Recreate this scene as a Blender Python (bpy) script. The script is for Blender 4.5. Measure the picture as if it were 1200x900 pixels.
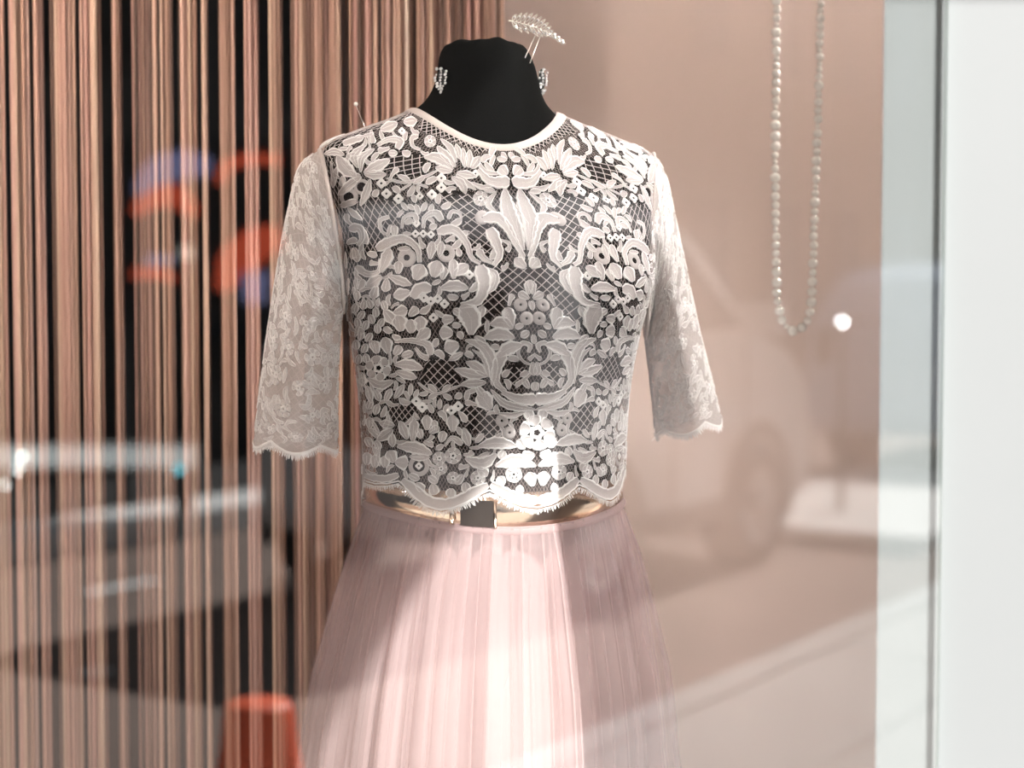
import bpy, bmesh, math, random
import numpy as np
from mathutils import Vector, Matrix

random.seed(7); rng = np.random.default_rng(7)
sc = bpy.context.scene
for o in list(bpy.data.objects): bpy.data.objects.remove(o)
COL = sc.collection

# ------------------------------------------------------------------ camera
CAM = np.array([0.0, -1.40, 1.30]); PITCH = math.radians(3.0); F = 2000.0
cd = bpy.data.cameras.new('camera'); cam = bpy.data.objects.new('camera', cd); COL.objects.link(cam)
cam.location = CAM; cam.rotation_euler = (math.radians(90) - PITCH, 0, 0)
cd.sensor_width = 36; cd.lens = 60; cd.clip_end = 200
cd.dof.use_dof = True; cd.dof.focus_distance = 1.76; cd.dof.aperture_fstop = 3.0
sc.camera = cam

# ------------------------------------------------------------------ light
w = bpy.data.worlds.new('sky'); sc.world = w; w.use_nodes = True
bg = w.node_tree.nodes['Background']; bg.inputs[0].default_value = (0.80, 0.89, 1.0, 1); bg.inputs[1].default_value = 0.85
SUN_AZ, SUN_EL = math.radians(36.8), math.radians(42)
sd = bpy.data.lights.new('sun', 'SUN'); sun = bpy.data.objects.new('sun', sd); COL.objects.link(sun)
sd.energy = 15.0; sd.angle = math.radians(0.53); sd.color = (1.0, 0.985, 0.965)
to_sun = Vector((math.sin(SUN_AZ) * math.cos(SUN_EL), -math.cos(SUN_AZ) * math.cos(SUN_EL), math.sin(SUN_EL)))
sun.rotation_euler = to_sun.to_track_quat('Z', 'Y').to_euler(); sun.location = (4, -6, 8)
sc.view_settings.view_transform = 'Standard'; sc.view_settings.look = 'None'
sc.view_settings.gamma = 1.0; sc.view_settings.exposure = 0.0
sc.view_settings.use_curve_mapping = False
try:
    sc.cycles.transparent_max_bounces = 40; sc.cycles.max_bounces = 10
except Exception: pass

# ------------------------------------------------------------------ materials
def sock(n, *names):
    for k in names:
        if k in n.inputs: return n.inputs[k]
def principled(name, col, rough=0.6, metal=0.0, noise=0.0, scale=20, spec=0.5, coat=0.0, emit=None, estr=0, bump=0.0, bscale=200, col2=None, stretch=None):
    m = bpy.data.materials.new(name); m.use_nodes = True; nt = m.node_tree; b = nt.nodes['Principled BSDF']
    b.inputs['Base Color'].default_value = (*col, 1); b.inputs['Roughness'].default_value = rough; b.inputs['Metallic'].default_value = metal
    sock(b, 'Specular IOR Level', 'Specular').default_value = spec
    if coat: sock(b, 'Coat Weight', 'Coat').default_value = coat
    if emit: b.inputs['Emission Color'].default_value = (*emit, 1); b.inputs['Emission Strength'].default_value = estr
    if noise or bump:
        tc = nt.nodes.new('ShaderNodeTexCoord'); mp = nt.nodes.new('ShaderNodeMapping'); nt.links.new(tc.outputs['Object'], mp.inputs[0])
        if stretch: mp.inputs['Scale'].default_value = stretch
    if noise:
        t = nt.nodes.new('ShaderNodeTexNoise'); t.inputs['Scale'].default_value = scale; t.inputs['Detail'].default_value = 4
        nt.links.new(mp.outputs[0], t.inputs['Vector'])
        r = nt.nodes.new('ShaderNodeValToRGB'); c2 = col2 or tuple(c * (1 - noise) for c in col)
        r.color_ramp.elements[0].position = .3; r.color_ramp.elements[1].position = .7
        r.color_ramp.elements[0].color = (*c2, 1); r.color_ramp.elements[1].color = (*col, 1)
        nt.links.new(t.outputs['Fac'], r.inputs[0]); nt.links.new(r.outputs[0], b.inputs['Base Color'])
    if bump:
        t = nt.nodes.new('ShaderNodeTexNoise'); t.inputs['Scale'].default_value = bscale; nt.links.new(mp.outputs[0], t.inputs['Vector'])
        bp = nt.nodes.new('ShaderNodeBump'); bp.inputs['Strength'].default_value = bump; bp.inputs['Distance'].default_value = .002
        nt.links.new(t.outputs['Fac'], bp.inputs['Height']); nt.links.new(bp.outputs[0], b.inputs['Normal'])
    return m
def sheer(name, col, alpha, trans=0.35, noise=0.0, scale=60, stretch=(1, 1, 1)):
    """woven cloth: part diffuse, part translucent, with open holes (1-alpha)"""
    m = bpy.data.materials.new(name); m.use_nodes = True; nt = m.node_tree; nt.nodes.remove(nt.nodes['Principled BSDF'])
    out = nt.nodes['Material Output']
    d = nt.nodes.new('ShaderNodeBsdfDiffuse'); t = nt.nodes.new('ShaderNodeBsdfTranslucent'); tr = nt.nodes.new('ShaderNodeBsdfTransparent')
    m1 = nt.nodes.new('ShaderNodeMixShader'); m2 = nt.nodes.new('ShaderNodeMixShader')
    d.inputs[0].default_value = (*col, 1); t.inputs[0].default_value = (*col, 1)
    m1.inputs[0].default_value = trans; m2.inputs[0].default_value = alpha
    nt.links.new(d.outputs[0], m1.inputs[1]); nt.links.new(t.outputs[0], m1.inputs[2])
    nt.links.new(tr.outputs[0], m2.inputs[1]); nt.links.new(m1.outputs[0], m2.inputs[2]); nt.links.new(m2.outputs[0], out.inputs[0])
    if noise:
        tc = nt.nodes.new('ShaderNodeTexCoord'); mp = nt.nodes.new('ShaderNodeMapping'); mp.inputs['Scale'].default_value = stretch
        tx = nt.nodes.new('ShaderNodeTexNoise'); tx.inputs['Scale'].default_value = scale
        nt.links.new(tc.outputs['Object'], mp.inputs[0]); nt.links.new(mp.outputs[0], tx.inputs['Vector'])
        mr = nt.nodes.new('ShaderNodeMapRange'); mr.inputs['From Min'].default_value = .3; mr.inputs['From Max'].default_value = .7
        mr.inputs['To Min'].default_value = max(0, alpha - noise); mr.inputs['To Max'].default_value = min(1, alpha + noise)
        nt.links.new(tx.outputs['Fac'], mr.inputs['Value']); nt.links.new(mr.outputs[0], m2.inputs[0])
    return m
def glass_mat(name, ior, tint):
    m = bpy.data.materials.new(name); m.use_nodes = True; nt = m.node_tree; nt.nodes.remove(nt.nodes['Principled BSDF'])
    out = nt.nodes['Material Output']; fr = nt.nodes.new('ShaderNodeFresnel')
    ge = nt.nodes.new('ShaderNodeNewGeometry'); mr = nt.nodes.new('ShaderNodeMapRange')   # thin sheet: the same reflectance from both sides
    mr.inputs['To Min'].default_value = ior; mr.inputs['To Max'].default_value = 1 / ior
    nt.links.new(ge.outputs['Backfacing'], mr.inputs['Value']); nt.links.new(mr.outputs[0], fr.inputs['IOR'])
    tr = nt.nodes.new('ShaderNodeBsdfTransparent'); tr.inputs[0].default_value = (*tint, 1)
    gl = nt.nodes.new('ShaderNodeBsdfGlossy'); gl.inputs['Roughness'].default_value = 0.0; gl.inputs[0].default_value = (1, 1, 1, 1)
    mx = nt.nodes.new('ShaderNodeMixShader'); nt.links.new(fr.outputs[0], mx.inputs[0]); nt.links.new(tr.outputs[0], mx.inputs[1])
    nt.links.new(gl.outputs[0], mx.inputs[2]); nt.links.new(mx.outputs[0], out.inputs[0]); return m
def clear_mat(name, tint):
    m = bpy.data.materials.new(name); m.use_nodes = True; nt = m.node_tree; nt.nodes.remove(nt.nodes['Principled BSDF'])
    tr = nt.nodes.new('ShaderNodeBsdfTransparent'); tr.inputs[0].default_value = (*tint, 1)
    nt.links.new(tr.outputs[0], nt.nodes['Material Output'].inputs[0]); return m
def string_mat():
    m = bpy.data.materials.new('curtain_yarn'); m.use_nodes = True; nt = m.node_tree; b = nt.nodes['Principled BSDF']
    b.inputs['Roughness'].default_value = .75
    oi = nt.nodes.new('ShaderNodeObjectInfo'); r = nt.nodes.new('ShaderNodeValToRGB'); el = r.color_ramp.elements
    cols = [(0, (.10, .055, .04)), (.16, (.22, .12, .085)), (.3, (.42, .245, .175)), (.45, (.50, .29, .235)), (.7, (.56, .385, .285)), (.9, (.52, .28, .24)), (1, (.68, .54, .44))]
    el[0].position = 0; el[0].color = (*cols[0][1], 1); el[1].position = 1; el[1].color = (*cols[-1][1], 1)
    for p, c in cols[1:-1]:
        e = el.new(p); e.color = (*c, 1)
    nt.links.new(oi.outputs['Random'], r.inputs[0]); nt.links.new(r.outputs[0], b.inputs['Base Color']); return m

M = dict(
    glass=glass_mat('shop_glass', 2.22, (.965, .985, .975)), clear=clear_mat('glass_clear', (1, 1, 1)),
    glass_edge=principled('glass_edge', (.55, .68, .63), .3),
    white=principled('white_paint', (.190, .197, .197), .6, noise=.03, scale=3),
    pink=principled('blush_wall_paint', (.67, .515, .45), .8, noise=.05, scale=2.5, stretch=(3, 1, .6)),
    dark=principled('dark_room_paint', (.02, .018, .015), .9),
    floorm=principled('display_floor_boards', (.32, .24, .19), .5, noise=.25, scale=8, stretch=(1, 12, 1)),
    yarn=string_mat(),
    velvet=principled('black_jersey', (.003, .003, .0027), .9, spec=.05, bump=.15, bscale=600),
    cord=sheer('lace_cord', (.90, .86, .845), 1.0, .25),
    fill=sheer('lace_fill', (.63, .57, .56), .90, .30, noise=.06, scale=900),
    sfill=sheer('lace_sleeve_fill', (.80, .745, .725), .82, .35, noise=.12, scale=500),
    scord=sheer('lace_sleeve_cord', (.90, .86, .84), 1.0, .35),
    net=sheer('lace_net', (.62, .555, .54), .95, .3),
    tulle=sheer('fine_tulle', (.60, .42, .38), .060, .45, noise=.05, scale=1400),
    stulle=sheer('sleeve_tulle', (.80, .72, .69), .62, .5, noise=.08, scale=1200),
    honey=sheer('lace_honeycomb', (.36, .30, .29), .8, .3),
    satin=principled('satin_binding', (.52, .45, .42), .45, bump=.1, bscale=300),
    gold=principled('pale_gold_metal', (.80, .60, .46), .16, 1.0),
    buckle=principled('dark_buckle', (.03, .022, .018), .25),
    skirt1=sheer('rose_tulle_outer', (.60, .455, .45), .38, .40, noise=.0),
    skirt2=sheer('rose_tulle_under', (.58, .43, .425), .46, .40, noise=.0),
    pleat=sheer('rose_pleat_edge', (.58, .43, .42), .38, .4),
    lining=sheer('rose_lining', (.66, .545, .535), 1.0, .10),
    pearl=principled('pearl', (.90, .82, .75), .25, spec=.6, coat=.4),
    silver=principled('silver_metal', (.85, .80, .74), .35, .8),
    crystal=principled('crystal', (.92, .90, .90), .12, .25, spec=1.0, coat=1.0),
    steel=principled('brushed_steel', (.45, .44, .42), .35, 1.0),
    pave=principled('pale_paving', (.50, .475, .45), .85, noise=.10, scale=2.2),
    joint=principled('paving_joint', (.30, .28, .26), .9),
    road=principled('asphalt', (.24, .175, .145), .9, noise=.2, scale=1.2),
    kerb=principled('pale_kerb_stone', (.80, .80, .78), .8, noise=.08, scale=4),
    roadpaint=principled('road_paint', (.80, .80, .78), .8),
    brick=principled('dark_facade', (.022, .018, .016), .9, noise=.3, scale=1.5),
    wframe=principled('window_frame_brown', (.05, .042, .038), .6),
    wpane=principled('window_pane_dark', (.012, .013, .015), .12),
    silverpaint=principled('silver_car_paint', (.64, .62, .615), .32, .1, coat=.4),
    bluewhite=principled('pale_blue_car_paint', (.50, .56, .70), .25, .1, coat=.8),
    carglass=principled('car_glass', (.015, .017, .02), .06, spec=.6),
    rubber=principled('tyre_rubber', (.025, .024, .023), .85),
    alloy=principled('alloy_wheel', (.55, .54, .53), .3, .8),
    trimblack=principled('black_plastic', (.03, .03, .03), .6),
    lamp=principled('headlamp_lit', (.9, .95, 1), .1, emit=(.92, .97, 1), estr=40),
    glintglow=principled('sun_glint_glow', (.9, 1, .98), .1, emit=(.88, 1, .97), estr=26),
    cyanlamp=principled('cyan_lamp_lit', (.2, .8, .9), .1, emit=(.18, .75, .9), estr=9),
    warmlamp=principled('fill_lamp_glow', (1, .9, .8), .2, emit=(1, .85, .7), estr=12),
    stripglow=principled('strip_added_glow', (.9, .92, .9), .3, emit=(.9, .97, .95), estr=1.6),
    red=principled('smoked_lens', (.05, .045, .045), .2),
    orange=principled('orange_sign_added_glow', (.95, .15, .06), .6, emit=(.95, .13, .06), estr=1.4),
    orangeplastic=principled('orange_plastic', (.95, .16, .07), .5),
    blue=principled('blue_sign_added_glow', (.20, .24, .60), .6, emit=(.5, .5, .8), estr=.95),
    offwhite=principled('offwhite_sign_added_glow', (.8, .78, .74), .6, emit=(.9, .88, .8), estr=2.0),
    signboard=principled('dark_signboard', (.02, .018, .018), .8),
    sunpatch=principled('pale_sunlit_patch', (.72, .69, .66), .9, noise=.12, scale=6),
    sunblocker=sheer('blocker_cloth', (.80, .74, .66), 1.0, .15),
    stucco=principled('shopfront_stucco', (.60, .57, .54), .9, noise=.08, scale=5),
)

# ------------------------------------------------------------------ object helpers
def link(o, parent=None):
    COL.objects.link(o)
    if parent is not None: o.parent = parent
    return o
def tag(o, label=None, cat=None, group=None, kind=None):
    if label: o['label'] = label
    if cat: o['category'] = cat
    if group: o['group'] = group
    if kind: o['kind'] = kind
    return o
def thing(name, label, cat, loc=(0, 0, 0), group=None):
    o = bpy.data.objects.new(name, None); o.empty_display_size = .05; link(o); o.location = loc
    return tag(o, label, cat, group)
def mesh(name, v, f, mats, parent=None, smooth=True, mi=None, local=True):
    """v in world coordinates; if a parent has a location the mesh is shifted so that it stays in place"""
    me = bpy.data.meshes.new(name); v = np.asarray(v, dtype=float)
    if parent is not None and local:
        off = np.zeros(3); p = parent
        while p is not None: off += np.array(p.location); p = p.parent
        v = v - off
    me.from_pydata(v.tolist(), [], [tuple(int(i) for i in q) for q in f])
    if not isinstance(mats, (list, tuple)): mats = [mats]
    for m in mats: me.materials.append(m)
    if mi is not None: me.polygons.foreach_set('material_index', np.asarray(mi, dtype=np.int32))
    if smooth: me.polygons.foreach_set('use_smooth', np.ones(len(me.polygons), dtype=bool))
    me.update(); o = bpy.data.objects.new(name, me); return link(o, parent)
class MB:
    def __init__(s): s.v = []; s.f = []; s.m = []; s.n = 0
    def add(s, v, f, mi=0):
        v = np.asarray(v, float).reshape(-1, 3); s.v.append(v)
        for q in f: s.f.append(tuple(int(i) + s.n for i in q)); s.m.append(mi)
        s.n += len(v); return s
    def grid(s, g, closed=False, mi=0, mcol=None):
        g = np.asarray(g, float); a, b = g.shape[:2]; f = []; ms = []
        for i in range(a - 1):
            for j in range(b if closed else b - 1):
                k = (j + 1) % b; f.append((i * b + j, i * b + k, (i + 1) * b + k, (i + 1) * b + j)); ms.append(mcol[j] if mcol else mi)
        n0 = s.n; s.add(g.reshape(-1, 3), f); s.m[-len(ms):] = ms; return s
    def box(s, c, d, rz=0.0, mi=0):
        c = np.array(c, float); hx, hy, hz = [q / 2 for q in d]
        v = np.array([[x, y, z] for x in (-hx, hx) for y in (-hy, hy) for z in (-hz, hz)])
        R = np.array([[math.cos(rz), -math.sin(rz), 0], [math.sin(rz), math.cos(rz), 0], [0, 0, 1]])
        return s.add(v @ R.T + c, [(0, 1, 3, 2), (4, 6, 7, 5), (0, 4, 5, 1), (2, 3, 7, 6), (0, 2, 6, 4), (1, 5, 7, 3)], mi)
    def tube(s, pts, r, n=6, mi=0, cap=True):
        pts = np.asarray(pts, float); k = len(pts); r = np.broadcast_to(np.asarray(r, float), (k,))
        t = np.gradient(pts, axis=0); t /= np.linalg.norm(t, axis=1)[:, None] + 1e-12
        ref = np.array([0, 0, 1.0]) if abs(t[0][2]) < .9 else np.array([0, 1.0, 0])
        g = []
        for i in range(k):
            a = np.cross(t[i], ref); a /= np.linalg.norm(a) + 1e-12; b = np.cross(t[i], a); ref = np.cross(a, t[i])
            g.append([pts[i] + r[i] * (math.cos(2 * math.pi * q / n) * a + math.sin(2 * math.pi * q / n) * b) for q in range(n)])
        n0 = s.n; s.grid(np.array(g), True, mi)
        if cap:
            s.f.append(tuple(n0 + q for q in range(n))); s.m.append(mi); s.f.append(tuple(n0 + (k - 1) * n + q for q in reversed(range(n)))); s.m.append(mi)
        return s
    def sphere(s, c, r, nu=10, nv=7, mi=0):
        c = np.array(c, float); r = np.broadcast_to(np.asarray(r, float), (3,)); g = []
        for i in range(nv + 1):
            a = math.pi * i / nv
            g.append([c + r * np.array([math.sin(a) * math.cos(2 * math.pi * j / nu), math.sin(a) * math.sin(2 * math.pi * j / nu), math.cos(a)]) for j in range(nu)])
        return s.grid(np.array(g), True, mi)
    def build(s, name, mats, parent=None, smooth=True, local=True):
        return mesh(name, np.concatenate(s.v), s.f, mats, parent, smooth, s.m, local)
def box(name, c, d, mat, parent=None, rz=0.0): return MB().box(c, d, rz).build(name, mat, parent, False)
def bevel(o, w=.004, seg=2):
    b = o.modifiers.new('bevel', 'BEVEL'); b.width = w; b.segments = seg; b.limit_method = 'ANGLE'; return o

# ---- photograph <-> world
cp, sp = math.cos(PITCH), math.sin(PITCH)
def unproj(px, py, y):
    px, py, y = np.broadcast_arrays(np.asarray(px, float), np.asarray(py, float), np.asarray(y, float))
    u = (px - 600) / F; v = (450 - py) / F
    dy = cp + v * sp; dz = -sp + v * cp; s = (y - CAM[1]) / dy
    return np.stack([u * s, y, CAM[2] + dz * s], -1)
def proj(p):
    q = np.asarray(p, float) - CAM; d = q[..., 1] * cp - q[..., 2] * sp; up = q[..., 1] * sp + q[..., 2] * cp
    return np.stack([600 + F * q[..., 0] / d, 450 - F * up / d], -1)
def pchip(x, xs, ys):
    """monotone-ish Hermite interpolation (finite-difference tangents), ys (n,k)"""
    xs = np.asarray(xs, float); ys = np.asarray(ys, float); m = np.gradient(ys, xs, axis=0)
    x = np.asarray(x, float); i = np.clip(np.searchsorted(xs, x, side='right') - 1, 0, len(xs) - 2); h = xs[i + 1] - xs[i]; t = (x - xs[i]) / h
    e = (...,) + (None,) * (ys.ndim - 1); t_ = t[e]; h_ = h[e]
    return ((2 * t_**3 - 3 * t_**2 + 1) * ys[i] + (t_**3 - 2 * t_**2 + t_) * h_ * m[i] + (-2 * t_**3 + 3 * t_**2) * ys[i + 1] + (t_**3 - t_**2) * h_ * m[i + 1])
def smooth_line(pts, n):
    pts = np.asarray(pts, float)
    if len(pts) == 2: return pts[0] + (pts[1] - pts[0]) * np.linspace(0, 1, n)[:, None]
    d = np.r_[0, np.cumsum(np.linalg.norm(np.diff(pts, axis=0), axis=1))]
    return pchip(np.linspace(0, d[-1], n), d, pts)

# ================================================================== SETTING
# shop display box: glass plane y = 0, display behind it, street in front of it
SD = np.array([.545, -.839]); SN = np.array([.839, .545])
def st(s, m, z=0.0):                       # street frame: s along the street, m across it (towards the shop)
    p = np.array([0, 1.4]) + s * SD + m * SN; return np.array([p[0], p[1], z])
SROT = math.atan2(SD[1], SD[0])
def stbox(name, s, m, z, ds, dm, dz, mat, parent=None):
    c = st(s, m, z); return box(name, c, (ds, dm, dz), mat, parent, SROT)
def structure(o): o['kind'] = 'structure'; return o

KERB, FARKERB = -2.55, -7.0
structure(box('floor', (.1, .6, -.02), (3.4, 1.2, .12), M['floorm']))
bx0 = unproj(398, 450, .84)[0]
structure(box('wall_back', ((bx0 + 1.9) / 2, .86, 1.4), (1.9 - bx0, .04, 2.7), M['pink']))
PX0 = unproj(1028, 450, .02)[0]
pv = [(PX0, .010), (1.6, .010), (1.6, .16), (PX0 + .10, .16), (PX0 + .006, .022)]
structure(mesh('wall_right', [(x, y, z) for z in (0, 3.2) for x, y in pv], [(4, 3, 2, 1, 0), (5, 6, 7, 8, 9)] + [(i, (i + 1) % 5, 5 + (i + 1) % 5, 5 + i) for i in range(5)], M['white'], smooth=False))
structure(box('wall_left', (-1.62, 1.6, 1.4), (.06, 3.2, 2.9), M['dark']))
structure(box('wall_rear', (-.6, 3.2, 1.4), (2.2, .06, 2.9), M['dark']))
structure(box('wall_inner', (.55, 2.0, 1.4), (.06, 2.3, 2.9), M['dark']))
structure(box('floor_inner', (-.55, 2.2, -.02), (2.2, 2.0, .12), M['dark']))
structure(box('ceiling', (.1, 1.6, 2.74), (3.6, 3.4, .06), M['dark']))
# the glazing: butt-jointed pane, its right edge laid over the white pier
GX1 = unproj(1105, 450, 0.0)[0]
g = MB(); gx0, gx1, gy0, gy1, gz0, gz1 = -1.58, GX1, 0.0, .008, .06, 2.7
V = [[x, y, z] for x in (gx0, gx1) for y in (gy0, gy1) for z in (gz0, gz1)]
g.add(V, [(0, 4, 5, 1)], 0); g.add(V, [(2, 3, 7, 6)], 1); g.add(V, [(0, 1, 3, 2), (4, 6, 7, 5), (0, 2, 6, 4), (1, 5, 7, 3)], 2)
structure(tag(g.build('window_1', [M['glass'], M['clear'], M['glass_edge']], None, False), 'clear shop window pane with street reflections in front of the display'))
# shopfront around it
structure(box('trim_1', (-.4, .02, .03), (2.6, .10, .06), M['steel']))
structure(box('wall_front', (0, .1, 3.6), (3.6, .2, 1.74), M['stucco']))
structure(box('wall_corner', (-1.68, .12, 1.5), (.16, .24, 3.2), M['stucco']))

# awning over the left of the shopfront, flat canopy over the right: both added out of view to cut the sunlight
tan_az = math.tan(SUN_AZ); kz = math.tan(SUN_EL) / math.cos(SUN_AZ)
AX = -.055 + 1.25 * tan_az + .15; AM = 1.6 * tan_az - kz; AZ0 = 1.067 + 1.25 * kz + 1.6 * .15 + AM * .9
aw = thing('sunblocker', 'cream sloping cloth awning added unseen above the shop window', 'sunblocker', (-.4, 0, 2.6))
g = MB(); th_ = .012
g.grid(np.array([[[x, y, AZ0 + AM * y + (0.01 * math.sin(x * 12) if 0 else 0)] for x in np.linspace(-1.7, AX, 14)] for y in np.linspace(-.005, -1.75, 8)]))
g.build('blocker_cloth', M['sunblocker'], aw)
MB().tube([(-1.7, -1.75, AZ0 - AM * 1.75), (AX, -1.75, AZ0 - AM * 1.75)], .02, 8).build('front_bar', M['steel'], aw)
for x in (-1.6, .45):
    MB().tube([(x, 0, 2.5), (x, -1.0, AZ0 - AM * 1.0 - .03)], .012, 6).build('arm', M['steel'], aw)
cz = 1.195 + (.33 + .8) * kz; CX0 = .55
cn = thing('sun_blocking_slab', 'flat white canopy added unseen over the pavement beside the awning', 'sunslab', (2.2, 0, cz))
box('blocking_slab', (CX0 + 1.35, -.4, cz + .06), (2.7, .79, .12), M['stucco'], cn)
box('blocking_fascia', (CX0 + 1.35, -.80, cz + .08), (2.7, .02, .16), M['white'], cn)

# ---- the street (seen only as a reflection in the pane)
base = structure(mesh('pavement', [st(-14, KERB - .02, -.035), st(24, KERB - .02, -.035), st(24, 9, -.035), st(-14, 9, -.035)], [(0, 1, 2, 3)], M['joint'], smooth=False))
sl = MB().box((0, 0, -.02), (.892, .592, .04)).build('paving_slab', M['pave'], base, False); first = True
for i in range(-2, 18):
    for j in range(10):
        s = i * .9 + (.45 if j % 2 else 0); m = KERB + .14 + .3 + j * .6
        p = st(s, m)
        if p[1] > -.2 and p[0] > -1.8: continue
        if p[1] < -9: continue
        o = sl if first else link(sl.copy(), base); first = False
        o.location = (p[0], p[1], random.uniform(-.003, .003)); o.rotation_euler = (0, 0, SROT)
kr = structure(stbox('kerb', 4, KERB + .06, -.07, 36, .12, .10, M['joint']))
kg = MB().box((0, 0, 0), (.985, .14, .14)).build('kerb_stone', M['pave'], kr, False)
kg.parent = kr
for i in range(-4, 16):
    o = kg if i == -4 else link(kg.copy(), kr); p = st(i * 1.0, KERB + .07, -.065); o.location = p; o.rotation_euler = (0, 0, SROT)
structure(mesh('road', [st(-20, -14, -.10), st(40, -14, -.10), st(40, KERB, -.10), st(-20, KERB, -.10)], [(0, 1, 2, 3)], M['road'], smooth=False))
fk = structure(stbox('kerb_opposite', 10, FARKERB - .1, -.06, 60, .10, .08, M['joint']))
kg = None
for i in range(0, 30):
    if kg is None: kg = MB().box((0, -.13, 0), (.985, .56, .16)).build('kerb_stone', M['kerb'], fk, False); o = kg
    else: o = link(kg.copy(), fk)
    o.location = st(i * 1.0, FARKERB - .08, -.05); o.rotation_euler = (0, 0, SROT)
structure(mesh('pavement_opposite', [st(-20, FARKERB - .45, .0), st(40, FARKERB - .45, .0), st(40, -14, .0), st(-20, -14, .0)], [(0, 3, 2, 1)], M['brick'], smooth=False))
def vpx(px, py_or_D, z=None, D=None):
    """a street point from where its mirror image shows: px and virtual depth D"""
    return np.array([(px - 600) / F * D, 1.4 - D, z])
for i, (px, py, ln) in enumerate([(140, 690, .45), (105, 792, .12)]):
    D = F * 1.4 / (py - 345); c = vpx(px, None, -.097, D)
    o = box('road_marking', c, (ln, .10, .006), M['roadpaint'], None, SROT); structure(o)

# opposite building
bd = thing('building', 'long dark facade with rows of windows across the street', 'building', st(10, -9.0))
stbox('facade', 10, -9.2, 2.9, 50, .4, 6.4, M['brick'], bd)
wp = None
for fl in range(2):
    for i in range(16):
        c = st(-3 + i * 2.1, -8.98, 1.7 + fl * 3.1)
        if wp is None:
            wp = MB().box((0, 0, 0), (1.15, .10, 1.7)).build('window_frame', M['wframe'], bd, False); wg = MB().box((0, .03, 0), (1.0, .08, 1.5)).build('pane', M['wpane'], wp, False, False)
            o = wp; q = wg
        else:
            o = link(wp.copy(), bd); q = link(wg.copy(), o)
        o.location = c - np.array(bd.location); o.rotation_euler = (0, 0, SROT)

# ================================================================== DRESS FORM AND LACE TOP
Y0 = .45; YAW = math.radians(16)
ROWS = [  # t,  cx,  a, zs,  bf,   zf,  bb,   zb   (photo pixels at the body's own depth; bf, bb in metres)
    (0.00, 568, 87, 130, .066, 176, .058, 124),
    (0.06, 570, 112, 141, .082, 196, .074, 138),
    (0.14, 571, 158, 158, .098, 219, .086, 160),
    (0.22, 573, 198, 176, .108, 244, .094, 190),
    (0.32, 578, 199, 215, .118, 272, .100, 230),
    (0.44, 584, 190, 272, .128, 306, .104, 285),
    (0.56, 585, 184, 330, .134, 350, .104, 340),
    (0.68, 581, 172, 388, .128, 402, .100, 395),
    (0.80, 580, 162, 448, .116, 460, .096, 452),
    (0.92, 580, 157, 510, .112, 524, .096, 514),
    (1.00, 580, 156, 556, .114, 572, .097, 560),
    (1.08, 580, 157, 600, .118, 616, .099, 604),
    (1.20, 580, 152, 660, .108, 668, .095, 662),
    (1.45, 580, 150, 760, .108, 762, .095, 760)]
R_ = []
for t, cx, a, zs, bf, zf, bb, zb in ROWS:
    e = unproj([cx - a, cx + a, cx, cx, cx], [zs, zs, zs, zf, zb], Y0)
    R_.append([(e[0, 0] + e[1, 0]) / 2, (e[1, 0] - e[0, 0]) / 2, e[0, 2], bf, e[3, 2], bb, e[4, 2]])
RT = [r[0] for r in ROWS]; R_ = np.array(R_)
def torso(th, t, off=0.0):
    th, t = np.broadcast_arrays(np.asarray(th, float), np.asarray(t, float)); q = pchip(t, RT, R_)
    cx, a, zs, bf, zf, bb, zb = [q[..., k] for k in range(7)]
    c = np.cos(th); s = np.sin(th); fr = c > 0
    b = np.where(fr, bf, bb); zc = np.where(fr, zf, zb)
    X = (a + off) * s; Yl = -(b + off) * c; Z = zs + (zc - zs) * c * c
    bust = .014 * (np.exp(-((th - .55) / .33)**2) + np.exp(-((th + .55) / .33)**2)) * np.exp(-((t - .54) / .13)**2)
    X = X + bust * s; Yl = Yl - bust * c
    Xw = cx + X * math.cos(YAW) - Yl * math.sin(YAW); Yw = Y0 + X * math.sin(YAW) + Yl * math.cos(YAW)
    return np.stack([Xw, Yw, Z], -1)
def surfN(fn, u, v, e=(.004, .004)):
    a = fn(u + e[0], v) - fn(u - e[0], v); b = fn(u, v + e[1]) - fn(u, v - e[1])
    n = np.cross(b, a); return n / (np.linalg.norm(n, axis=-1, keepdims=True) + 1e-12)
_n = surfN(torso, np.array([0.0]), np.array([.6])); TSIGN = 1.0 if _n[0, 1] < 0 else -1.0
def torsoN(th, t): return TSIGN * surfN(torso, th, t)
# inverse of the projection: photo pixel -> place on the garment
GT, GV = np.meshgrid(np.linspace(-1.5, 1.75, 66), np.linspace(-.03, 1.12, 60), indexing='ij'); GP = proj(torso(GT, GV)).reshape(-1, 2)
def px2par(q):
    q = np.asarray(q, float).reshape(-1, 2); th = np.empty(len(q)); t = np.empty(len(q))
    for i in range(0, len(q), 2000):
        k = np.argmin(((q[i:i + 2000, None] - GP[None])**2).sum(-1), 1); th[i:i + 2000] = GT.ravel()[k]; t[i:i + 2000] = GV.ravel()[k]
    e = 1e-3
    for _ in range(4):
        p = proj(torso(th, t)); ju = (proj(torso(th + e, t)) - p) / e; jv = (proj(torso(th, t + e)) - p) / e; d = q - p
        det = ju[:, 0] * jv[:, 1] - ju[:, 1] * jv[:, 0]; det = np.where(np.abs(det) < 60, np.sign(det + 1e-9) * 60, det)
        a = (d[:, 0] * jv[:, 1] - d[:, 1] * jv[:, 0]) / det; b = (ju[:, 0] * d[:, 1] - ju[:, 1] * d[:, 0]) / det
        th = np.clip(th + np.clip(a, -.15, .15), -1.55, 1.8); t = np.clip(t + np.clip(b, -.08, .08), -.03, 1.15)
    return th, t
axis_th, axis_t = px2par([(596, 186), (598, 213), (612, 262), (617, 305), (622, 350), (627, 430), (629, 510), (630, 585)])
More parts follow.
